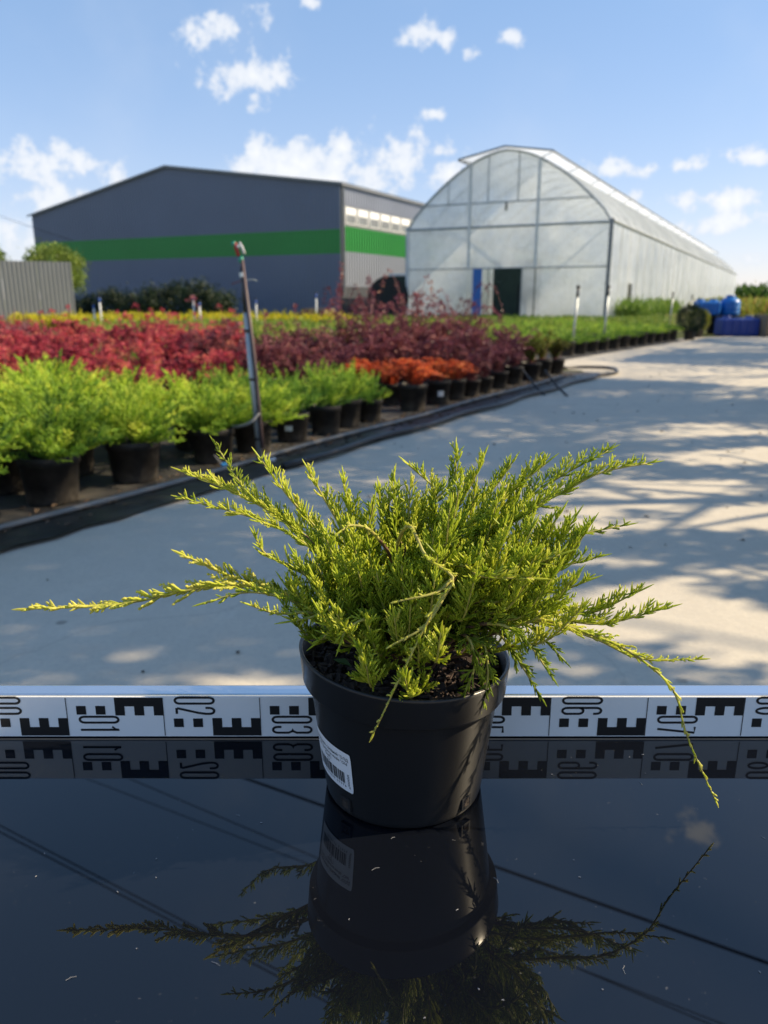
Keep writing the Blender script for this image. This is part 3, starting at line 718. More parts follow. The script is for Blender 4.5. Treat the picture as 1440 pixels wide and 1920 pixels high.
for (bx, by, tx, ty) in ((366, 620, 362, 553), (377, 620, 373, 565)):
    b_ = G(bx, by); riser(b_, at(tx, ty, b_.y).z, 'white riser of the pair in front of the dark shrubs', 'paired risers before the shrubs', (0, 0), 'white', .028)
b_ = G(482, 620); riser(b_, at(480, 560, b_.y).z, 'white riser with blue top before the plain warehouse wall', None, (0, 0), 'white', .024)
b_ = G(594, 618); riser(b_, at(593, 548, b_.y).z, 'white riser with blue top beside the pale wooden crate', None, (0, 0), 'white', .024)
b_ = G(826, 625); riser(b_, at(826, 562, b_.y).z, 'dark riser in front of the greenhouse film beside the blue door', None, (0, 0), 'dark', .02)

# ------------------------------------------------------------------ table
TZ = H-0.443
tb = tag(empty('table', (.16, .52, 0), 0), 'low table with a mirror-black glass top under the potted juniper', 'table')
TX0, TX1, TY0, TY1 = -.41-.16, .86-.16, .16-.52, .825-.52
def slab(name, lo, hi, r, mat, parent):
    o = rounded_box(name, lo, hi, r, mat, parent); o.modifiers.clear(); o.data.polygons.foreach_set('use_smooth', [False]*len(o.data.polygons)); return o
slab('glass_top', (TX0, TY0, TZ-.008), (TX1, TY1, TZ), .0015, MAT['glass'], tb)
MB().box((TX0+.01, TY0+.01, TZ-.045), (TX1-.01, TY1-.01, TZ-.009)).build('frame', MAT['trim'], tb)
for x in (TX0+.03, TX1-.07):
    for y_ in (TY0+.03, TY1-.07): MB().box((x, y_, 0.004), (x+.04, y_+.04, TZ-.045)).build('leg', MAT['trim'], tb)

# lint and short fibres lying on the glass
m = MB()
for k in range(42):
    x, y_ = random.uniform(-.33, .40), random.uniform(.36, .69); a = random.uniform(0, 6.28); l = random.choice([.0012, .0015, .002, .004, .007])
    d = Vector((math.cos(a), math.sin(a), 0)); e = Vector((-d.y, d.x, 0)); c = Vector((x, y_, TZ+.0004))
    m.tube([c-d*l/2, c+e*l*random.uniform(-.2, .2)+Vector((0, 0, .0003)), c+d*l/2], .00014 if l > .003 else .0003, 4)
tag(m.build('lint', simple('lint_grey', (.35, .35, .36), .9)), 'specks of pale dust and lint on the black glass', 'dust', kind='stuff')

# ------------------------------------------------------------------ levelling staff
SY = .712; SH = .0505; SD = .022; SX = (-43-720)/F*.8095
st = tag(empty('levelling_staff', (SX, SY, TZ), 0), 'white levelling staff with black scale lying across the glass table behind the pot', 'staff')
LEN = 1.25
slab('rail', (-.02, .0012, 0), (LEN, SD, SH), .0022, MAT['alu'], st)
slab('inner_rail', (.055, SD, .006), (LEN-.02, SD+.006, SH-.004), .001, MAT['trim'], st)
MB().box((-.018, .0, .0025), (LEN-.002, .0012, SH-.0025)).build('scale_face', MAT['staffwhite'], st)
def prism(rects, y0=-.0004):
    m = MB()
    for (x0, z0, x1, z1) in rects: m.quad((x0, y0, z0), (x1, y0, z0), (x1, y0, z1), (x0, y0, z1))
    return m
def stroke(m, pts, w, closed=False, y0=-.0004):
    """flat stroke of width w along pts in the xz plane"""
    n = len(pts); L_, R_ = [], []
    for i in range(n):
        a = pts[(i-1) % n] if (closed or i) else pts[i]; b = pts[(i+1) % n] if (closed or i < n-1) else pts[i]
        dx, dz = b[0]-a[0], b[1]-a[1]; l = math.hypot(dx, dz) or 1; nx, nz = -dz/l, dx/l
        L_.append((pts[i][0]+nx*w/2, y0, pts[i][1]+nz*w/2)); R_.append((pts[i][0]-nx*w/2, y0, pts[i][1]-nz*w/2))
    for i in range(n if closed else n-1):
        j = (i+1) % n; m.quad(L_[i], R_[i], R_[j], L_[j])
def arc(cx, cz, rx, rz, a0, a1, n=8): return [(cx+rx*math.cos(R(a0+(a1-a0)*i/n)), cz+rz*math.sin(R(a0+(a1-a0)*i/n))) for i in range(n+1)]
def digit_paths(d):
    """upright digit, width 1, height 1 in narrow proportions: u across, v up; returns list of (pts, closed)"""
    rx, rz = .5, .12
    top = lambda a0, a1, cz=.88: arc(.5, cz, rx, rz, a0, a1)
    if d == '0': return [(top(180, 0)[::1]+[(1, .12)]+arc(.5, .12, rx, rz, 0, -180)+[(0, .88)], True)]
    if d == '1': return [([(.0, .82), (.5, 1.0), (.5, 0)], False)]
    if d == '2': return [([(0, .78)]+top(180, 0)+[(1, .78), (.85, .60), (.05, .05)], False), ([(0, .03), (1, .03)], False)]
    if d == '3': return [([(0, .80)]+top(180, 0)+[(1, .62), (.75, .52), (.4, .51), (.75, .50), (1, .40), (1, .12)]+arc(.5, .12, rx, rz, 0, -180)+[(0, .22)], False)]
    if d == '4': return [([(.75, 0), (.75, 1), (0, .28), (1.05, .28)], False)]
    if d == '5': return [([(1, .98), (.05, .98), (.05, .55)]+arc(.5, .50, rx, rz, 150, 0)+[(1, .12)]+arc(.5, .12, rx, rz, 0, -180)+[(0, .22)], False)]
    if d == '6': return [([(1, .80)]+top(0, 180)+[(0, .12)]+arc(.5, .12, rx, rz, 180, 360)+[(1, .42)]+arc(.5, .42, rx, rz, 0, 180), False)]
    if d == '7': return [([(0, .97), (1, .97), (.35, 0)], False)]
    if d == '8': return [(arc(.5, .76, rx*.9, .22, 90, 450, 18), True), (arc(.5, .26, rx, .25, 90, 450, 18), True)]
    return [(arc(.5, .74, rx, .25, 0, 360, 18), True), ([(1, .74), (1, .12)]+arc(.5, .12, rx, rz, 0, -180), False)]
def number(cell, txt, top):
    x0 = cell*.1+.0125; H_ = .040; W_ = .0068
    m = MB(); zc = (.0485 if top else .0265)-.0015
    for k, ch in enumerate(txt):
        z0 = zc-W_*.5-k*.0118+.0005
        for pts, cl in digit_paths(ch):       # turned 90 degrees clockwise: the digit's top points right
            pp = [(x0+v*H_, z0+W_*.5-u*W_) for (u, v) in pts]
            stroke(m, pp, .0025, cl, -.0004)
    o = m.build('number', MAT['ink'], st); return o
E_ = .050
for c in range(12):
    b0 = c*.1; top = (c % 2 == 1)
    zt, zb = .0475, .0035
    if top:
        sq = [(b0+.010, zt-.0205+.001, b0+.020, zt-.0105+.001), (b0+.030, zt-.0195, b0+.040, zt-.0095)]
        e = [(b0+.05, zt-.010, b0+.10-.0005, zt)]+[(b0+.05+k*.02, zt-.0205, b0+.06+k*.02-(0.0005 if k == 2 else 0), zt-.010) for k in range(3)]
    else:
        sq = [(b0+.010, .0135, b0+.020, .0235), (b0+.030, .0135, b0+.040, .0235)]
        e = [(b0+.05, zb, b0+.10-.0005, zb+.010)]+[(b0+.05+k*.02, zb+.010, b0+.06+k*.02-(0.0005 if k == 2 else 0), zb+.0205) for k in range(3)]
    for s_ in sq: prism([s_]).build('scale_square', MAT['ink'], st)
    prism(e).build('scale_mark', MAT['ink'], st)
    prism([(b0+.0995, .0035, b0+.1003, .0475)], -.0006).build('decimetre_line', MAT['ink'], st)
    number(c, '%02d' % c, not top)

# ------------------------------------------------------------------ potted juniper in front
PC = Vector((.0185, .640, TZ))
hero = tag(empty('potted_juniper', PC, 0), 'golden green spreading juniper in a black pot on the black glass table', 'potted plant')
def tiltz(p):                               # the soft pot leans: left of the rim sits higher
    f = max(0, min(1, p[2]/.135)); return (p[0]*(1+.0*f), p[1], p[2]-p[0]*.075*f)
prof = [(.0, .004), (.066, .004), (.069, .0), (.0725, .002), (.0735, .006), (.0855, .104), (.0862, .1065), (.0915, .1085), (.0925, .1105), (.0945, .134), (.0950, .1365), (.0935, .1378), (.0915, .1368), (.0895, .112), (.0865, .108)]
m = MB().lathe(prof, 96); m.v = [tiltz(p) for p in m.v]
pot = m.build('pot', MAT['pot'], hero, smooth=True)
pot.data.shade_smooth() if hasattr(pot.data, 'shade_smooth') else None
# soil with chips
m = MB(); NR, NS_ = 14, 60
for i in range(NR+1):
    r = .0905*i/NR
    for k in range(NS_):
        a = 2*math.pi*k/NS_
        z = .119+.006*math.cos(r*40)*.6+random.gauss(0, .0016)+(.004 if i == NR else 0)-.004*(i/NR)
        m.v.append(tiltz((r*math.cos(a), r*math.sin(a), z)))
    if i:
        for k in range(NS_):
            k2 = (k+1) % NS_; m.f.append(((i-1)*NS_+k, i*NS_+k, i*NS_+k2, (i-1)*NS_+k2)); m.m.append(0)
m.build('soil', MAT['soil'], hero, smooth=True)
m = MB()
for k in range(900):
    a = random.uniform(0, 6.28); r = .088*math.sqrt(random.random()); c = Vector(tiltz((r*math.cos(a), r*math.sin(a), .1215+random.uniform(-.002, .004))))
    q = Matrix.Rotation(random.uniform(0, 6.28), 4, 'Z') @ Matrix.Rotation(random.gauss(0, .6), 4, 'X') @ Matrix.Rotation(random.gauss(0, .5), 4, 'Y')
    l = random.uniform(.0015, .0065); w = l*random.uniform(.25, .6)
    m.box((-l, -w, -.0007), (l, w, .0007), M=Matrix.Translation(c) @ q)
tag(m.build('bark_chips', simple('bark_chip', (.085, .055, .042), .85, var=.4, scale=300, c2=(.02, .014, .011)), hero), kind='stuff')
# drain holes near the base
for az in (-90+46, -90-44):
    a = R(az); M_ = Matrix.Rotation(a, 4, 'Z')
    fr = MB()
    for lo, hi in (((-.0075, -.0075), (.0075, -.005)), ((-.0075, .005), (.0075, .0075)), ((-.0075, -.005), (-.005, .005)), ((.005, -.005), (.0075, .005))):
        fr.box((.0738, lo[0]*.8, .0135+lo[1]*.8), (.0760, hi[0]*.8, .0135+hi[1]*.8), M=M_)
    dh = fr.build('drain_hole', MAT['rubber'], hero)
    MB().quad(M_ @ Vector((.0757, -.004, .0095)), M_ @ Vector((.0757, .004, .0095)), M_ @ Vector((.0757, .004, .0175)), M_ @ Vector((.0757, -.004, .0175))).build('hole_dark_plate', MAT['soil'], dh)  # dark plate painted as the shaded inside of the hole
# label wrapped round the pot
def on_pot(x, z, off=.0006):
    """x arc length in metres from label centre, z height above table -> point on pot wall"""
    r = .0735+(z-.006)*(.012/.098)+off; a = R(-90-56)+x/.081
    return tiltz((r*math.cos(a), r*math.sin(a), z))
LW, LH, LZ = .058, .040, .0485
m = MB(); nx, nz = 28, 8
def lab(u, v):
    x = (u-.5)*LW; z = LZ+(v-.5)*LH
    return x, z+ -.03*x
for i in range(nx+1):
    for j in range(nz+1):
        u, v = i/nx, j/nz
        e = .035
        if i in (0, nx) and j in (0, nz): u = min(max(u, .012), .988); v = min(max(v, .018), .982)
        m.v.append(on_pot(*lab(u, v)))
    if i:
        for j in range(nz):
            k = (i-1)*(nz+1)+j; m.f.append((k, k+nz+1, k+nz+2, k+1)); m.m.append(0)
lb = m.build('label', MAT['sticker'], pot, smooth=True)
pr = MB()
bars = '1010011001101100100111010011011011001010111001010011101101010001011101001110100010110010111001110101'
nb_ = len(bars)
for i, ch in enumerate(bars):
    if ch == '1':
        u0, u1 = .10+.74*i/nb_, .10+.74*(i+1)/nb_
        pr.quad(*[on_pot(*lab(u, v), off=.0009) for u, v in ((u0, .19), (u1, .19), (u1, .47), (u0, .47))])
for i in range(22):
    v0 = .16+i*.014
    if i % 3 != 1: pr.quad(*[on_pot(*lab(u, v), off=.0009) for u, v in ((.90, v0), (.94, v0), (.94, v0+.008), (.90, v0+.008))])
def text_on_label(txt, u0, v0, size, center=False):
    cu = bpy.data.curves.new('t', 'FONT'); cu.body = txt; cu.size = size; cu.align_x = 'CENTER' if center else 'RIGHT'; cu.resolution_u = 2
    to = bpy.data.objects.new('t', cu); col.objects.link(to)
    dg = bpy.context.evaluated_depsgraph_get(); dg.update(); me = to.evaluated_get(dg).to_mesh()
    n0 = len(pr.v)
    for v in me.vertices: pr.v.append(on_pot(*lab(u0+v.co.x/LW, v0+v.co.y/LH), off=.0009))
    for p in me.polygons: pr.f.append(tuple(n0+i for i in p.vertices)); pr.m.append(0)
    to.evaluated_get(dg).to_mesh_clear(); bpy.data.objects.remove(to); bpy.data.curves.remove(cu)
text_on_label('Можжевельник средний "ОЛД', .955, .80, .0042); text_on_label('ГОЛД" (Juniperus media "Old', .925, .69, .0042)
text_on_label('Gold")', .45, .585, .0042, True); text_on_label('C2', .45, .49, .0042, True)
text_on_label('2 0 0 0 0 3 9   5 7 9 7 6', .86, .10, .0036); text_on_label('4', .95, .10, .0036)
pr.build('label_print', MAT['ink'], pot)

def to_local(p): return np.array([p[0]-PC.x, p[1]-PC.y, p[2]-PC.z])
def hero_branch(path, tint, sp2=.0042, L2=.054, sp3=.0021, L3=.0125, r2=.0009, r3=.00080, start=.3, up=.35, r0=.0022, tipgrow=.12, wood=.45, a2=34, taper=.75, a3=30):
    path = np.array(path); K = len(path)
    rad = [r0*(1-.72*i/(K-1)) for i in range(K)]
    mb = MB().tube([Vector(p) for p in path], rad, 6)
    wm = mb.mesh('branch', [MAT['stem'], MAT['herostem']], True)
    br = link('branch', wm, hero)
    fi = int(wood*(K-1))
    idx = np.zeros(len(wm.polygons), dtype=np.int32); idx[fi*6:(K-1)*6] = 1
    wm.polygons.foreach_set('material_index', idx)
    tw = Twigs(); spray(tw, path, sp2, L2, sp3, L3, r2, r3, start, tint, up, a2=a2, a3=a3, tipgrow=tipgrow, taper=taper)
    link('foliage', tw.mesh('foliage', MAT['hero'], K=4, S=3, prof=[.8, 1.05, .95, .25]), br)
MAT['herostem'] = simple('young_juniper_shoot', (.42, .40, .08), .6, var=.2, scale=90, c2=(.26, .22, .05))
random.seed(21); np.random.seed(21)
base0 = np.array([.006, .004, .118])
def jb(): return base0+np.array([random.gauss(0, .010), random.gauss(0, .010), 0])
def way(pts): return [to_local(at(px, py, Y)) for (px, py, Y) in pts]
def path_of(pts, n=26): return catmull([jb()]+way(pts), n)
# --- branches one can point to in the photograph (pixels with an assumed distance)
B = [
 # long left shoot and its fork
 ([(640,1160,.66),(520,1112,.655),(400,1100,.65),(230,1132,.645),(50,1142,.64)], dict(tint=.76, L2=.046, L3=.012, start=.34, sp2=.0046, sp3=.0028, up=.05, a2=22, tipgrow=.15, taper=.9, r0=.0022, r2=.0013, r3=.0013, wood=.2)),
 ([(620,1150,.67),(500,1105,.665),(420,1075,.66),(342,1040,.655)], dict(tint=.68, L2=.032, L3=.010, start=.42, up=.15, a2=26, tipgrow=.15, wood=.2, r2=.0013, r3=.0013)),
 ([(640,1170,.63),(560,1130,.61),(470,1110,.60),(385,1130,.59)], dict(tint=.45, L2=.026, L3=.010, start=.4, up=.1)),
 ([(650,1180,.62),(590,1150,.60),(520,1150,.585),(470,1135,.575)], dict(tint=.55, L2=.022, L3=.009, start=.45, up=.15)),
 # upper left fan
 ([(660,1100,.68),(590,1020,.69),(500,955,.70),(420,915,.71),(345,885,.715)], dict(tint=.52, L2=.042, start=.35, up=.30, tipgrow=.2)),
 ([(670,1110,.70),(600,1040,.71),(500,980,.72),(345,935,.73)], dict(tint=.45, L2=.036, start=.4, up=.22, tipgrow=.2)),
 ([(650,1100,.74),(560,1000,.77),(470,930,.80),(405,835,.82)], dict(tint=.18, L2=.03, start=.45, up=.35, tipgrow=.0)),
 ([(660,1090,.69),(600,1000,.70),(540,930,.705),(488,860,.71)], dict(tint=.5, L2=.035, start=.4, up=.4)),
 ([(680,1080,.68),(640,990,.68),(605,930,.68),(580,885,.68)], dict(tint=.5, L2=.04, start=.35, up=.5)),
 ([(690,1080,.67),(660,990,.67),(645,900,.67)], dict(tint=.42, L2=.04, start=.35, up=.5)),
 ([(700,1080,.69),(720,1000,.69),(738,895,.695)], dict(tint=.45, L2=.036, start=.35, up=.5)),
 ([(700,1080,.66),(690,1010,.65),(700,945,.645)], dict(tint=.35, L2=.036, start=.35, up=.5)),
 ([(650,1130,.65),(560,1070,.64),(500,1040,.635),(480,1010,.63)], dict(tint=.5, L2=.032, start=.35, up=.45)),
 # top centre and right
 ([(760,1060,.70),(800,960,.71),(850,900,.72),(770,880,.725)][0:3]+[(855,848,.725)], dict(tint=.42, L2=.045, start=.3, up=.5)),
 ([(750,1060,.68),(800,970,.69),(815,920,.69),(768,873,.69)], dict(tint=.48, L2=.034, start=.35, up=.45)),
 ([(790,1050,.68),(850,960,.69),(885,905,.69),(905,860,.69)], dict(tint=.42, L2=.05, start=.3, up=.5)),
 ([(800,1050,.70),(880,960,.72),(930,910,.73),(960,868,.73)], dict(tint=.36, L2=.05, start=.3, up=.5)),
 ([(810,1050,.67),(900,970,.665),(960,920,.66),(1025,868,.66)], dict(tint=.42, L2=.05, start=.3, up=.45)),
 ([(830,1050,.70),(940,970,.72),(1040,900,.735),(1140,845,.745)], dict(tint=.36, L2=.045, start=.35, up=.4)),
 ([(830,1060,.69),(950,980,.70),(1060,920,.71),(1130,885,.715),(1220,868,.72)], dict(tint=.42, L2=.045, start=.3, up=.3, tipgrow=.15)),
 ([(840,1070,.68),(960,1010,.69),(1060,1005,.70),(1172,985,.71)], dict(tint=.18, L2=.028, start=.5, up=.15, tipgrow=.0)),
 ([(820,1040,.66),(900,1000,.65),(960,980,.64),(1030,930,.64)], dict(tint=.4, L2=.045, start=.3, up=.4)),
 # right side
 ([(860,1130,.67),(980,1080,.67),(1060,1060,.67),(1120,1045,.67)], dict(tint=.30, L2=.04, start=.35, up=.45)),
 ([(870,1150,.66),(1000,1130,.65),(1100,1150,.645),(1200,1108,.64)], dict(tint=.40, L2=.042, start=.35, up=.4)),
 ([(870,1160,.65),(1000,1150,.64),(1120,1170,.63),(1250,1140,.625)], dict(tint=.42, L2=.042, start=.35, up=.35)),
 ([(870,1170,.63),(1000,1160,.61),(1110,1190,.60),(1185,1225,.59),(1260,1290,.585),(1290,1385,.58),(1340,1498,.575)], dict(tint=.62, L2=.034, L3=.0085, start=.22, sp2=.0052, sp3=.0030, up=.02, a2=22, tipgrow=.14, r0=.0018, wood=.2, taper=1.5)),
 ([(870,1170,.64),(1000,1165,.625),(1110,1195,.615),(1200,1235,.605),(1310,1236,.60)], dict(tint=.56, L2=.034, L3=.009, start=.22, up=.12, a2=26, tipgrow=.15, wood=.2, taper=1.4, r0=.0018)),
 ([(880,1150,.63),(960,1110,.60),(1040,1110,.59),(1100,1090,.585)], dict(tint=.44, L2=.044, start=.3, up=.5)),
 ([(860,1130,.61),(930,1080,.58),(990,1060,.57),(1050,1040,.565)], dict(tint=.46, L2=.044, start=.3, up=.5)),
 # the shoot hanging over the front of the pot
 ([(740,1060,.64),(765,985,.59),(800,1045,.565),(850,1085,.552),(815,1140,.545),(765,1240,.538),(700,1376,.535)], dict(tint=.74, L2=.016, L3=.0075, start=.36, sp2=.0058, sp3=.0032, up=0, a2=19, tipgrow=.08, r0=.0019, wood=.12)),
 ([(740,1070,.64),(700,1000,.60),(660,985,.59),(640,995,.58)], dict(tint=.6, L2=.014, L3=.006, start=.5, up=.1)),
 ([(850,1085,.575),(820,1110,.548),(745,1128,.54)], dict(tint=.74, L2=.010, L3=.005, start=.72, up=0, a2=20)),
 ([(845,1095,.58),(800,1170,.545),(735,1210,.538)], dict(tint=.74, L2=.009, L3=.005, start=.72, up=0, a2=20)),
 ([(800,1090,.62),(870,1060,.58),(900,1080,.56),(1000,1085,.55)], dict(tint=.5, L2=.036, start=.35, up=.35)),
 # lower right drooping sprays
 ([(840,1190,.62),(920,1180,.60),(960,1220,.595),(1010,1300,.59)], dict(tint=.10, L2=.032, start=.4, up=-.15, tipgrow=0)),
 ([(840,1195,.61),(900,1200,.585),(915,1260,.575),(905,1320,.572)], dict(tint=.12, L2=.03, start=.4, up=-.15, tipgrow=0)),
 ([(840,1180,.63),(960,1160,.61),(1020,1200,.60),(1050,1230,.595)], dict(tint=.14, L2=.03, start=.4, up=-.05, tipgrow=0)),
 ([(860,1185,.60),(930,1170,.57),(985,1200,.56),(1030,1262,.555)], dict(tint=.16, L2=.034, start=.35, up=-.1, tipgrow=0)),
 ([(850,1195,.60),(880,1200,.57),(890,1250,.565),(870,1300,.562)], dict(tint=.14, L2=.03, start=.35, up=-.1, tipgrow=0)),
 ([(690,1170,.62),(620,1150,.60),(575,1160,.59),(545,1165,.585)], dict(tint=.42, L2=.03, start=.35, up=.12)),
 ([(700,1180,.61),(650,1170,.585),(620,1185,.575),(600,1200,.57)], dict(tint=.30, L2=.026, start=.4, up=.1, tipgrow=0)),
 ([(720,1180,.60),(690,1160,.575),(650,1180,.565),(640,1200,.56)], dict(tint=.35, L2=.026, start=.4, up=.0)),
]
for pts, kw in B: hero_branch(path_of(pts), **kw)
# --- the body of the bush
for k in range(92):
    az = random.uniform(0, 6.28) if k < 70 else random.uniform(math.pi*.95, math.pi*2.05)
    rho = random.uniform(.35, 1.0)
    ex, ey = (.175 if math.cos(az) > 0 else .125), .115
    x = .012+ex*rho*math.cos(az); y_ = ey*rho*math.sin(az)
    z = .135+.125*math.sqrt(max(0, 1-(rho*.93)**2))*random.uniform(.7, 1.08)+(.024 if x > .03 else .004)-(.03 if -.045 < x < .015 and y_ < .03 else 0)
    tip = np.array([x, y_, z]); b_ = jb()
    mid = b_*.45+tip*.55+np.array([0, 0, .02*(1-rho)+random.uniform(-.008, .012)])
    mid2 = b_*.18+tip*.82+np.array([0, 0, -.006])
    hero_branch(catmull([b_, mid, mid2, tip+np.array([0, 0, .015])], 18), tint=random.uniform(.2, .52), L2=random.uniform(.036, .05), start=.25, up=random.uniform(.35, .6), r0=.0018)
# short woody stem and a small weed seedling on the soil
MB().tube([(.004, .004, .112), (.006, .005, .125), (.010, .004, .140)], [.009, .0075, .005], 10).build('stem', MAT['stem'], hero, smooth=True)
wl = Leaves()
for (px, py, Y, l, w) in ((705,1240,.585,.016,.010),(722,1228,.590,.010,.009),(660,1250,.583,.018,.011),(690,1215,.60,.012,.009),(730,1205,.60,.012,.010)):
    p = to_local(at(px, py, Y)); a = random.uniform(0, 6.28)
    wl.add(p, np.array([math.cos(a), math.sin(a), .3]), np.array([0, 0, 1.]), l, w, .5)
link('seedling', wl.mesh('seedling', leafmat('seedling_leaf', [(.05, .10, .035), (.08, .14, .05), (.09, .15, .05)], .25)), hero)

# ------------------------------------------------------------------ plants in pots: meshes shared by all copies
random.seed(31); np.random.seed(31)
def pot_mesh(r, h, name='pot'):
    k = r/.14
    return MB().lathe([(.0, .006), (r*.78, .006), (r*.80, 0), (r*.82, .004), (r*.93, h*.80), (r*.99, h*.81), (r*1.0, h*.985), (r*.99, h), (r*.955, h*.985), (r*.93, h*.82), (r*.90, h*.80)], 28).mesh(name, MAT['bedpot'], True)
def soil_mesh(r, h):
    m = MB(); n = 20; m.v = [(0, 0, h*.86)]+[(r*.93*math.cos(2*math.pi*i/n), r*.93*math.sin(2*math.pi*i/n), h*.84) for i in range(n)]
    m.f = [(0, 1+i, 1+(i+1) % n) for i in range(n)]; m.m = [0]*n; return m.mesh('soil', MAT['soil'])
POT = {'big': (.148, .235), 'mid': (.128, .215), 'small': (.105, .18)}
POTM = {k: (pot_mesh(*v), soil_mesh(*v)) for k, v in POT.items()}

def juniper_mesh(mat, hp, rx, hz, nb_, sp2=.022, L2=.10, sp3=.02, L3=.030, r2=.0035, r3=.0036, up=.4, seed=0, tint=.45):
    random.seed(seed); np.random.seed(seed); tw = Twigs(); st_ = MB()
    for k in range(nb_):
        az = random.uniform(0, 6.28); rho = math.sqrt(random.uniform(.02, 1))
        z = hp*.84+hz*math.sqrt(max(0, 1-(rho*.94)**2))*random.uniform(.45, 1.05)
        tip = np.array([rx*rho*math.cos(az), rx*rho*math.sin(az), z]); b = np.array([random.gauss(0, .02), random.gauss(0, .02), hp*.82])
        mid = b*.5+tip*.5+np.array([0, 0, .02*random.uniform(-1, 1)])
        path = catmull([b, mid, tip], 10)
        spray(tw, path, sp2, L2, sp3, L3, r2, r3, .22, tint+random.gauss(0, .2), up, a2=40, tipgrow=.15)
    return tw.mesh('foliage', mat, K=3, S=3, prof=[.8, 1, .15], tipgain=.3)
def barberry_mesh(mat, hp, spread, hz, ncane, leaf=.026, nl=46, arch_=.3, long_=0, seed=0, cluster=4):
    random.seed(seed); np.random.seed(seed); lv = Leaves()
    canes = MB()
    for k in range(ncane):
        az = random.uniform(0, 6.28); b = np.array([random.gauss(0, .03), random.gauss(0, .03), hp*.82])
        ln = hz*random.uniform(.55, 1.05)*(1.55 if k < long_ else 1); sp_ = spread*random.uniform(.25, 1.1)*(1.3 if k < long_ else 1)
        d = np.array([math.cos(az), math.sin(az), 0])
        top = b+d*sp_*.75+np.array([0, 0, ln]); end = b+d*sp_*1.15+np.array([0, 0, ln*(1-arch_*random.uniform(.0, .9))])
        path = catmull([b, b+d*sp_*.3+np.array([0, 0, ln*.6]), top, end], 12)
        canes.tube([Vector(p) for p in path], [.0035-.0002*i for i in range(12)], 4, False)
        t0 = .45+random.gauss(0, .16)
        for j in range(nl):
            f = random.uniform(.12, 1)*11; i = min(10, int(f)); p = path[i]+(path[i+1]-path[i])*(f-i)
            for c in range(cluster):
                dd = np.random.normal(0, 1, 3); dd[2] = abs(dd[2])*.6; dd /= np.linalg.norm(dd)
                nn = np.random.normal(0, .6, 3)+np.array([0, 0, 1.])
                s = leaf*random.uniform(.6, 1.25)
                lv.add(p+dd*.008, dd, nn, s, s*.58, t0+random.gauss(0, .14)+.15*(f/11-.5))
    return lv.mesh('foliage', mat), canes.mesh('canes', MAT['cane'])
hb, hm, hs = POT['big'][1], POT['mid'][1], POT['small'][1]
KIND = {
 'juniper': ('big', [(juniper_mesh(MAT['juniper'], hb, .39, .37, 54, seed=s, r2=.0044, r3=.0042, up=.16, L2=.125, sp2=.016, sp3=.014, L3=.034), None) for s in (1, 2, 3, 4)]),
 'juniper2': ('mid', [(juniper_mesh(MAT['juniper2'], hm, .25, .32, 32, seed=s, L2=.10, up=.22, sp2=.016, sp3=.014), None) for s in (5, 6, 7)]),
 'lowjuniper': ('mid', [(juniper_mesh(MAT['juniper2'], hm, .27, .15, 40, seed=s, L2=.09, up=.2, tint=.45), None) for s in (8, 9)]),
 'red': ('small', [barberry_mesh(MAT['redleaf'], hs, .17, .34, 22, .024, 26, .2, 2, s) for s in (11, 12, 13, 14)]),
 'purple': ('mid', [barberry_mesh(MAT['purple'], hm, .27, .40, 22, .028, 24, .45, n_, s) for s, n_ in ((15, 1), (16, 3), (17, 2))]),
 'tallpurple': ('mid', [barberry_mesh(MAT['purple'], hm, .42, .72, 11, .030, 30, .55, 2, s, cluster=3) for s in (41, 42, 43)]),
 'orange': ('mid', [barberry_mesh(MAT['orange'], hm, .22, .20, 34, .024, 26, .3, 0, s) for s in (18, 19)]),
 'spirea': ('mid', [barberry_mesh(MAT['spirea'], hm, .17, .32, 24, .026, 30, .25, 0, s) for s in (20, 21)]),
 'lowgreen': ('small', [barberry_mesh(MAT['lowgreen'], hs, .20, .20, 24, .028, 16, .25, 0, s) for s in (22, 23)]),
}
LAB = {
 'juniper': ('feathery yellow green juniper in a large black pot behind the front row', 'large feathery junipers'),
 'juniper2': ('smaller fresh green juniper in a black pot behind the front row', 'smaller fresh green junipers'),
 'lowjuniper': ('low flat green juniper in a black pot in the bed before the greenhouse', 'low junipers before the greenhouse'),
 'red': ('crimson red barberry in a small black pot behind the feathery junipers', 'crimson barberries'),
 'purple': ('dark purple barberry in a black pot among the rows behind the orange ones', 'dark purple barberries'),
 'tallpurple': ('tall purple barberry with long canes arching above the other barberries', 'tall arching barberries'),
 'orange': ('compact orange red barberry in a black pot behind the front row', 'orange barberries'),
 'spirea': ('yellowish green spirea in a black pot behind the front row at the bed corner', 'spireas at the bed corner'),
 'lowgreen': ('low yellowish green shrub in a small pot behind the purple barberries', 'low green shrubs in the middle of the bed'),
}
NAME = {'juniper': 'juniper_plant', 'juniper2': 'juniper_plant', 'lowjuniper': 'juniper_plant', 'red': 'barberry_plant', 'purple': 'barberry_plant', 'tallpurple': 'barberry_plant', 'orange': 'barberry_plant', 'spirea': 'spirea_plant', 'lowgreen': 'low_shrub'}
count = {}
def plant(kind, p, sc=1.0, variant=None, rz=None, label=None):
    ps, meshes = KIND[kind]
    t = empty(NAME[kind], p, random.uniform(0, 6.28) if rz is None else rz); t.scale = (sc, sc, sc*random.uniform(.92, 1.08))
    tag(t, label or LAB[kind][0], 'potted plant', None if label else LAB[kind][1])
    link('pot', POTM[ps][0], t); link('soil', POTM[ps][1], t)
    fm, cm = meshes[random.randrange(len(meshes)) if variant is None else variant]
    f = link('foliage', fm, t)
    if cm is not None: link('canes', cm, t)
    count[kind] = count.get(kind, 0)+1
    return t
random.seed(77)
GZ = .012
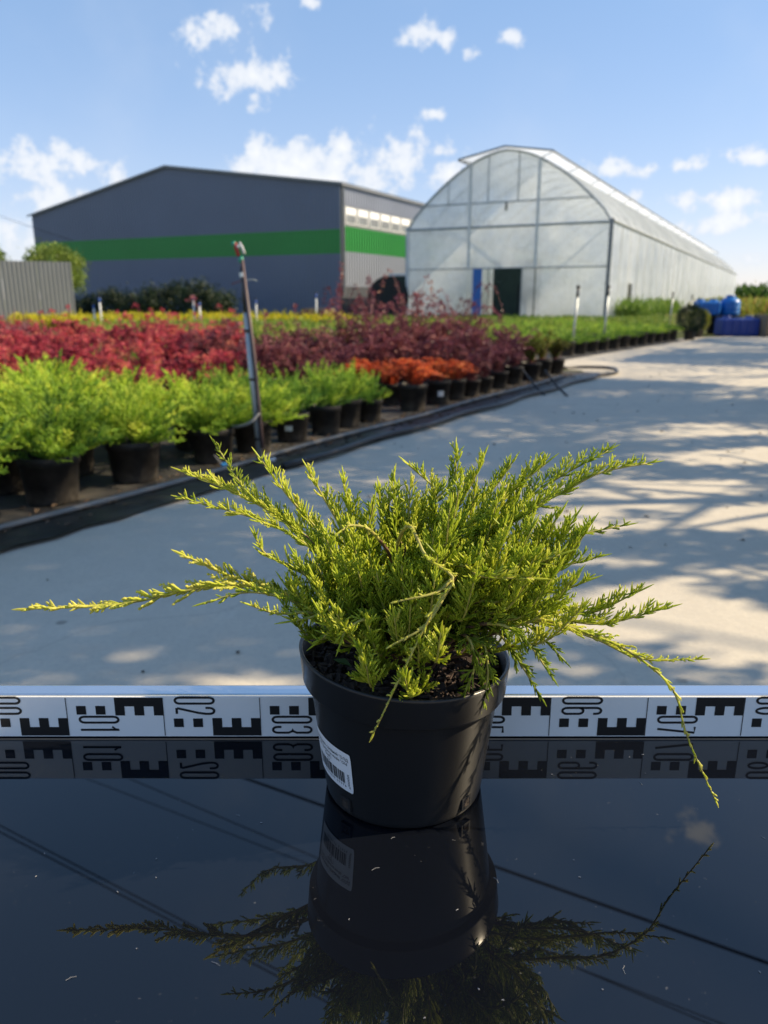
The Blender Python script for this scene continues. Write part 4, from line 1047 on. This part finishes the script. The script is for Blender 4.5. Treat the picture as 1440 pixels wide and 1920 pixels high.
front = [(1.46, 'juniper', 1.0), (1.94, 'juniper', 1.0), (2.42, 'juniper', 1.02), (2.97, 'juniper', 1.02), (3.58, 'juniper', .95), (4.0, 'juniper', .92), (4.43, 'juniper2', 1.0), (4.81, 'juniper2', .98),
  (5.17, 'juniper2', .95), (5.50, 'juniper2', .9), (6.24, 'orange', 1.08), (6.78, 'orange', 1.0), (7.15, 'orange', .92), (7.50, 'purple', .8), (7.86, 'purple', .85), (8.36, 'purple', .95), (8.85, 'purple', .9),
  (9.40, 'spirea', 1.0), (9.85, 'spirea', 1.05), (10.4, 'spirea', 1.0)]
FR = []
ORD = ['first', 'second', 'third', 'fourth', 'fifth', 'sixth', 'seventh']
def front_label(i):
    t_, k_, _ = front[i]
    near = [a for a, b, c in front if b == k_]
    if k_ == 'juniper':
        if t_ < 3.72:
            k = len([a for a in near if t_ < a < 3.72]); return 'feathery juniper of the front row, %s before the tall sprinkler riser' % ORD[k]
        return 'feathery juniper of the front row just past the tall sprinkler riser'
    k = near.index(t_)
    return {'juniper2': 'smaller fresh juniper of the front row, %s past the feathery junipers', 'orange': 'orange red barberry of the front row, %s past the green junipers',
            'purple': 'purple barberry of the front row, %s past the orange barberries', 'spirea': 'yellowish spirea of the front row, %s past the purple barberries'}[k_] % ORD[k]
for i, (t_, k_, s_) in enumerate(front): FR.append(plant(k_, bed(t_, -3.34+random.uniform(-.03, .03), GZ), s_, label=front_label(i)))
# white paper tags on a few front pots
for i, (az, z, w, h) in ((5, (-60, .10, .05, .055)), (6, (-95, .11, .055, .04)), (11, (-80, .10, .06, .05))):
    r = POT[KIND[front[i][1]][0]][0]*.94
    m = MB()
    for k in range(6):
        a = R(az)+(k-2.5)/5*w/r
        m.v += [(r*math.cos(a), r*math.sin(a), z-h/2), (r*math.cos(a), r*math.sin(a), z+h/2)]
        if k: q = 2*k; m.f.append((q-2, q, q+1, q-1)); m.m.append(0)
    o = m.build('plant_tag', MAT['tagwhite'], FR[i]); o.rotation_euler = (0, 0, -FR[i].rotation_euler.z)
    tag(o, label='white paper tag on the pot')
def in_view(p, marg=90):
    if p[1] < .5: return False
    x, y_ = proj((p[0], p[1], p[2]+.4)); return -marg < x < 1440+marg
def ok(p): return in_view(p) or in_view((p[0]+.25, p[1], p[2]))
row = 1
while True:
    n_ = -3.34-.44*row
    if n_ < -11.2: break
    t_ = 1.2+(row % 2)*.22
    while t_ < 10.6:
        ratio = -n_/t_; kind = None; step = .46
        if n_ > -5.15 and t_ < 4.15: kind = 'juniper'; step = .5
        elif n_ > -4.3 and 4.15 <= t_ < 5.7: kind = 'juniper2'; step = .42
        elif n_ > -3.9 and 5.7 <= t_ < 7.0: kind = 'orange'; step = .42
        elif n_ > -5.6 and t_ >= 5.7: kind = 'purple'; step = .50
        elif n_ > -5.0 and t_ >= 9: kind = 'spirea'
        elif ratio > .86 and n_ > -10.9: kind = 'red'
        elif n_ > -8.6: kind = 'lowgreen'; step = .5
        p = bed(t_+random.uniform(-.05, .05), n_+random.uniform(-.05, .05), GZ)
        if kind == 'red' and random.random() < .05: kind = 'juniper2'
        if kind and ok(p): plant(kind, p, {'juniper2': random.uniform(.8, 1.05), 'red': random.uniform(.72, 1.28), 'purple': random.uniform(.7, 1.2)}.get(kind, random.uniform(.85, 1.12)))
        t_ += step
    row += 1
# tall arching barberries that stand out over the others
for (t_, n_, sc) in ((8.0, -4.3, 1.45), (8.8, -4.75, 1.6), (9.4, -4.3, 1.4), (7.5, -4.6, 1.5), (10.0, -4.7, 1.45), (8.5, -5.6, 1.6)):
    plant('tallpurple', bed(t_, n_, GZ), sc*.75, None, label=None)
# second bed before the greenhouse
A2 = G(1092, 669); B2 = G(1275, 640); d2 = (B2-A2); L2_ = d2.length; d2.normalize(); n2 = Vector((-d2.y, d2.x, 0))
for r_ in range(9):
    s_ = (r_ % 2)*.28
    while s_ < L2_+.5+r_*.5:
        p = A2+d2*s_+n2*(.3+r_*.62); p.z = GZ
        if in_view(p): plant('lowjuniper', p, random.uniform(1.05, 1.3))
        s_ += .60
tag(MB().quad(A2-d2*3+n2*-.05+Vector((0, 0, .008)), B2+d2*.5+n2*-.05+Vector((0, 0, .008)), B2+d2*2+n2*6+Vector((0, 0, .008)), A2-d2*3+n2*6+Vector((0, 0, .008))).build('weed_cloth', MAT['cloth']), kind='structure')
# two clipped globes in tall pots at the far end
def globe(p, rr, mat, label, stretch=1.0):
    t = tag(empty('globe_shrub', p, 0), label, 'potted plant')
    link('pot', POTM['big'][0], t); link('soil', POTM['big'][1], t)
    n = 2600; c = np.random.normal(0, 1, (n, 3)); c = nrm(c)*(rr*np.random.uniform(.72, 1.03, (n, 1)))*np.array([1, 1, stretch]); d = nrm(c+np.random.normal(0, .15, (n, 3)))
    P = c+np.array([0, 0, .22+rr*stretch*.9])
    link('foliage', leaf_mesh('foliage', mat, P, d, np.random.normal(0, 1, (n, 3)), np.random.uniform(.04, .07, n), np.random.uniform(.02, .03, n), np.random.uniform(.1, .9, n)), t)
g1 = G(1296, 638); globe(g1+Vector((0, .15, 0)), .33, MAT['darkgreen'], 'dark green clipped globe shrub in a black pot by the tanks')
g2 = G(1318, 634); globe(g2+Vector((0, .4, 0)), .27, MAT['spirea'], 'yellowish round shrub in a black pot beside the dark globe')

# ------------------------------------------------------------------ stuff: field plants, weeds, far hedge
def blades(name, mat, P, h, w, label, cat, lean=.25, tint=(.2, .9)):
    n = len(P); d = np.random.normal(0, lean, (n, 3)); d[:, 2] = 1
    o = link(name, leaf_mesh(name, mat, P, d, np.random.normal(0, 1, (n, 3)), h*np.random.uniform(.6, 1.15, n), w*np.random.uniform(.7, 1.3, n), np.random.uniform(*tint, n)))
    return tag(o, label, cat, kind='stuff')
def clumps(ncl, area, per, rad, zc):
    c = np.array([area() for _ in range(ncl)]); P = np.repeat(c, per, 0)+np.random.normal(0, 1, (ncl*per, 3))*np.array([rad, rad, zc*.35])
    P[:, 2] = np.abs(P[:, 2])*1.0+zc*np.random.uniform(0, .7, len(P)); return P
def quadarea(px0, px1, y0, y1):
    def f():
        Y = random.uniform(y0, y1); px = random.uniform(px0, px1); return ((px-720)/1497*Y, Y, 0)
    return f
blades('yellow_shrubs', MAT['yellow'], clumps(420, quadarea(20, 650, 25.5, 29.5), 46, .16, .30), .16, .06, 'strip of bright yellow low shrubs across the field before the warehouse', 'shrubs')
blades('field_plants', MAT['lowgreen'], clumps(900, quadarea(150, 1080, 15.5, 26), 36, .18, .22), .16, .06, 'mass of low green nursery plants filling the field behind the bed', 'plants')
blades('grass', MAT['lowgreen'], clumps(1200, quadarea(-50, 1250, 26, 40), 26, .25, .10), .20, .04, 'rough green grass in front of the warehouse and greenhouse', 'grass')
def alongGH():
    s = random.uniform(1.0, 14); q = GR+ua*s+na*random.uniform(.4, 1.6); return (q.x, q.y, 0)
P = clumps(90, alongGH, 60, .22, .55); blades('tall_weeds', MAT['lowgreen'], P, .38, .05, 'tall green weeds along the foot of the greenhouse side wall', 'weeds', .2, (.3, .8))
def field_right():
    Y = random.uniform(40, 120); return (Y*random.uniform(.40, .62), Y, 0)
blades('far_field', MAT['spirea'], clumps(900, field_right, 20, .5, .5), .5, .2, 'pale green field stretching away behind the tanks', 'field')
def hedge_pos():
    Y = random.uniform(150, 165); return (Y*random.uniform(.40, .70), Y, 0)
P = clumps(260, hedge_pos, 60, 1.6, 2.2); blades('far_hedge', MAT['treeleaf'], P, 1.0, .6, 'dark line of distant trees on the horizon beyond the field', 'trees', .8)
# dark reddish stems before the fence
def redstems():
    Y = random.uniform(13, 15); return ((random.uniform(-30, 55)-720)/1497*Y, Y, 0)
blades('red_stems', MAT['purple'], clumps(60, redstems, 22, .08, .30), .34, .02, 'dry dark red stems standing before the ribbed metal fence', 'shrubs', .10)

# ------------------------------------------------------------------ shrubs and trees
def crown(name, parent, mat, cen, rad, nclump, per, leaf, keep=None, clr=.28):
    cl = nrm(np.random.normal(0, 1, (nclump, 3)))*np.random.uniform(.35, 1.0, (nclump, 1))**.6*np.array(rad)+np.array(cen)
    P = np.repeat(cl, per, 0)+np.random.normal(0, clr, (nclump*per, 3)); t = np.repeat(np.random.uniform(.2, .8, nclump), per)+np.random.normal(0, .12, nclump*per)
    if keep is not None:
        k = keep(P, np.repeat(cl, per, 0)); P = P[k]; t = t[k]
    n = len(P)
    return link(name, leaf_mesh(name, mat, P, np.random.normal(0, 1, (n, 3)), np.random.normal(0, 1, (n, 3)), leaf*np.random.uniform(.7, 1.3, n), leaf*.6*np.random.uniform(.7, 1.3, n), t), parent)
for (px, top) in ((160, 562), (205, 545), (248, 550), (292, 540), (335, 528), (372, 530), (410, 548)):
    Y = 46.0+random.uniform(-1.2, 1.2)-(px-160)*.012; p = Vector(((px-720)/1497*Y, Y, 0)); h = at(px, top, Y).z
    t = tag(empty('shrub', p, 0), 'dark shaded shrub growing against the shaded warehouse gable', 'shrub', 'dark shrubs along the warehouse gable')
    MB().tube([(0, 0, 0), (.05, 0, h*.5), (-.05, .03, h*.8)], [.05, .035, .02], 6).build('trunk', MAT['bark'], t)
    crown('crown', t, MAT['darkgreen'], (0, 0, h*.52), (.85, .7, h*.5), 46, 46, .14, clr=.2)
def small_tree(px, top, Y, rad, mat, label):
    p = Vector(((px-720)/1497*Y, Y, 0)); h = at(px, top, Y).z
    t = tag(empty('tree', p, 0), label, 'tree')
    MB().tube([(0, 0, 0), (.04, 0, h*.4), (0, .03, h*.7), (.05, 0, h*.9)], [.11, .09, .06, .03], 8).build('trunk', MAT['bark'], t)
    br = MB()
    for k in range(7):
        a = k*2.4; br.tube([(0, 0, h*.45), (rad*.4*math.cos(a), rad*.4*math.sin(a), h*.6), (rad*.8*math.cos(a), rad*.8*math.sin(a), h*.72)], [.04, .03, .012], 5)
    br.build('limbs', MAT['bark'], t)
    crown('crown', t, mat, (0, 0, h-rad*.75), (rad, rad, rad*.78), 120, 60, .13, clr=.15)
small_tree(106, 463, 36, 1.35, MAT['treelime'], 'round lime green tree rising behind the grey fence')
small_tree(-22, 462, 38, .85, MAT['treelime'], 'green tree crown at the outer end of the grey fence')

# roadside trees right of the yard (outside the photograph): they cast the dappled shade on the concrete
Hc = Vector((.03, .64, .75))
sxy = np.array([SUN.x, SUN.y])/SUN.z; ubn = np.array([ub.x, ub.y]); nbn = np.array([nb.x, nb.y])
def vnoise(x, y, seed):
    rs = np.random.RandomState(seed); g = rs.rand(64, 64)
    xi = np.floor(x).astype(int); yi = np.floor(y).astype(int); fx = x-xi; fy = y-yi; fx = fx*fx*(3-2*fx); fy = fy*fy*(3-2*fy)
    w = lambda a, b: g[a % 64, b % 64]
    return (w(xi, yi)*(1-fx)+w(xi+1, yi)*fx)*(1-fy)+(w(xi, yi+1)*(1-fx)+w(xi+1, yi+1)*fx)*fy
def keep_leaf(P, C):
    g = P[:, :2]-sxy*P[:, 2:3]                        # where this leaf's shadow falls on the ground
    t_ = g@ubn; n_ = g@nbn
    pa = g@np.array([math.cos(SUN_AZ), math.sin(SUN_AZ)]); qa = g@np.array([-math.sin(SUN_AZ), math.cos(SUN_AZ)])
    a = vnoise(pa*.75+50, qa*2.1+50, 4)*.55+vnoise(pa*1.9+50, qa*5.0+50, 5)*.45
    dense = 1/(1+np.exp((n_+1.15+.5*(vnoise(t_*.8+50, n_*.5+50, 9)-.5))*9))
    open_ = np.clip((a-.43)*8, 0, 1)
    pr_ = np.maximum(dense, open_*.9)
    far = np.clip((t_-9.9)/.4, 0, 1)*np.clip((13.2-t_)/.4, 0, 1); pr_ = pr_*(1-far*.93)       # the sunny gap further down the yard
    pr_ = np.where((n_ < -3.15) | (t_ > 15.5) & (open_ < .6), pr_*.15, pr_)
    k = np.random.rand(len(P)) < pr_
    # open view of the sun from the potted juniper
    rel = P-np.array(Hc); s = np.array(SUN); along = rel@s; perp = rel-along[:, None]*s
    q = (np.abs(perp@np.array([-math.sin(SUN_AZ), math.cos(SUN_AZ), 0]))/.75)**2+((perp[:, 2])/.50)**2
    k &= q > 1
    for (hx, hy, hr) in ((-.36, 1.84, .10), (-.12, 2.1, .06)):
        k &= ((g[:, 0]-hx)/hr/1.8)**2+((g[:, 1]-hy)/hr/.8)**2 > 1
    return k
random.seed(9); np.random.seed(9)
for i in range(11):
    t_ = 2.2+i*2.5; p = bed(t_+random.uniform(-.3, .3), 3.45+random.uniform(-.25, .25), 0)
    tr = tag(empty('roadside_tree', p, 0), 'leafy roadside tree with slender trunk beside the concrete yard', 'tree', 'roadside trees along the yard')
    MB().tube([(0, 0, 0), (.03, .02, 1.2), (-.03, .0, 2.6), (.02, .03, 4.6), (0, 0, 5.9)], [.10, .085, .07, .04, .015], 8).build('trunk', MAT['bark'], tr)
    lm = MB()
    for k in range(14):
        a = k*2.4+i; z = 1.5+k*.22; r_ = 1.5*(1-.04*k)
        lm.tube([(0, 0, z), (r_*.5*math.cos(a), r_*.5*math.sin(a), z+.35), (r_*math.cos(a), r_*math.sin(a), z+.6)], [.035, .022, .008], 5)
    lm.build('limbs', MAT['bark'], tr)
    pw = np.array(p)
    crown('crown', tr, MAT['treeleaf'], (0, 0, 4.2), (1.8, 1.8, 2.9), 900, 36, .085, keep=lambda P, C: keep_leaf(P+pw, C), clr=.16)

# ------------------------------------------------------------------ overhead cables (seen mirrored in the glass) and their poles
def refl(px, py, z):
    q = G(px, py, TZ); d = ray(px, py); d.z = -d.z; s = (z-TZ)/d.z; return Vector((q.x+d.x*s, q.y+d.y*s, z))
def cable(pa, pb, z, r, label, ext=(9, 19), z2=None):
    a = refl(*pa, z); b = refl(*pb, z if z2 is None else z2); d = (b-a).normalized(); a = a-d*ext[0]; b = b+d*ext[1]
    pts = [a.lerp(b, i/20)+Vector((0, 0, -.0*math.sin(math.pi*i/20))) for i in range(21)]
    tag(MB().tube(pts, r, 6).build('power_cable', MAT['cable']), label, 'cable'); return a, b
A1, B1 = cable((490, 1470), (1440, 1806), 6.5, .017, 'thick black overhead cable crossing above the yard')
A3, B3 = cable((0, 1548), (400, 1756), 6.9, .009, 'thin overhead cable of the close pair above the yard')
A4, B4 = cable((0, 1560), (400, 1768), 6.9, .009, 'thin overhead cable of the close pair above the yard')
for o in bpy.data.objects:
    if o.name.startswith('power_cable') and 'close pair' in o['label']: o['group'] = 'close pair of overhead cables'
A5, B5 = cable((220, 1482), (500, 1590), 6.8, .006, 'faint single overhead wire above the yard')
A6, B6 = cable((900, 1738), (1290, 1903), 6.8, .007, 'fine overhead wire beside the thick cable')
for nm, P0 in (('far', [A1, A3, A4, A5, A6]), ('near', [B1, B3, B4, B5, B6])):
    c = sum(P0, Vector())/5; dv = (c-sum([B1 if nm == 'far' else A1, B3 if nm == 'far' else A3], Vector())/2).normalized()
    e = max(P0, key=lambda q: (q-c).dot(Vector((-dv.y, dv.x, 0)))); f = min(P0, key=lambda q: (q-c).dot(Vector((-dv.y, dv.x, 0))))
    pl = tag(empty('utility_pole', (c.x, c.y, 0), 0), 'utility pole carrying the overhead cables beyond the %s' % ('fence' if nm == 'far' else 'roadside trees'), 'pole')
    MB().tube([(0, 0, 0), (0, 0, 7.2)], [.13, .09], 10).build('post', MAT['wood'], pl, smooth=True)
    for z in (6.5, 6.85):
        MB().tube([Vector((e.x-c.x, e.y-c.y, z-.03)), Vector((f.x-c.x, f.y-c.y, z-.03))], .05, 6).build('crossarm', MAT['wood'], pl)
# wire to the warehouse at the far left
wa = at(-160, 335, 50); wb = at(150, 455, 54.6)
tag(MB().tube([wa.lerp(wb, i/10)+Vector((0, 0, -.25*math.sin(math.pi*i/10))) for i in range(11)], .014, 5).build('service_wire', MAT['cable']), 'thin service wire sagging down to the warehouse corner', 'cable')
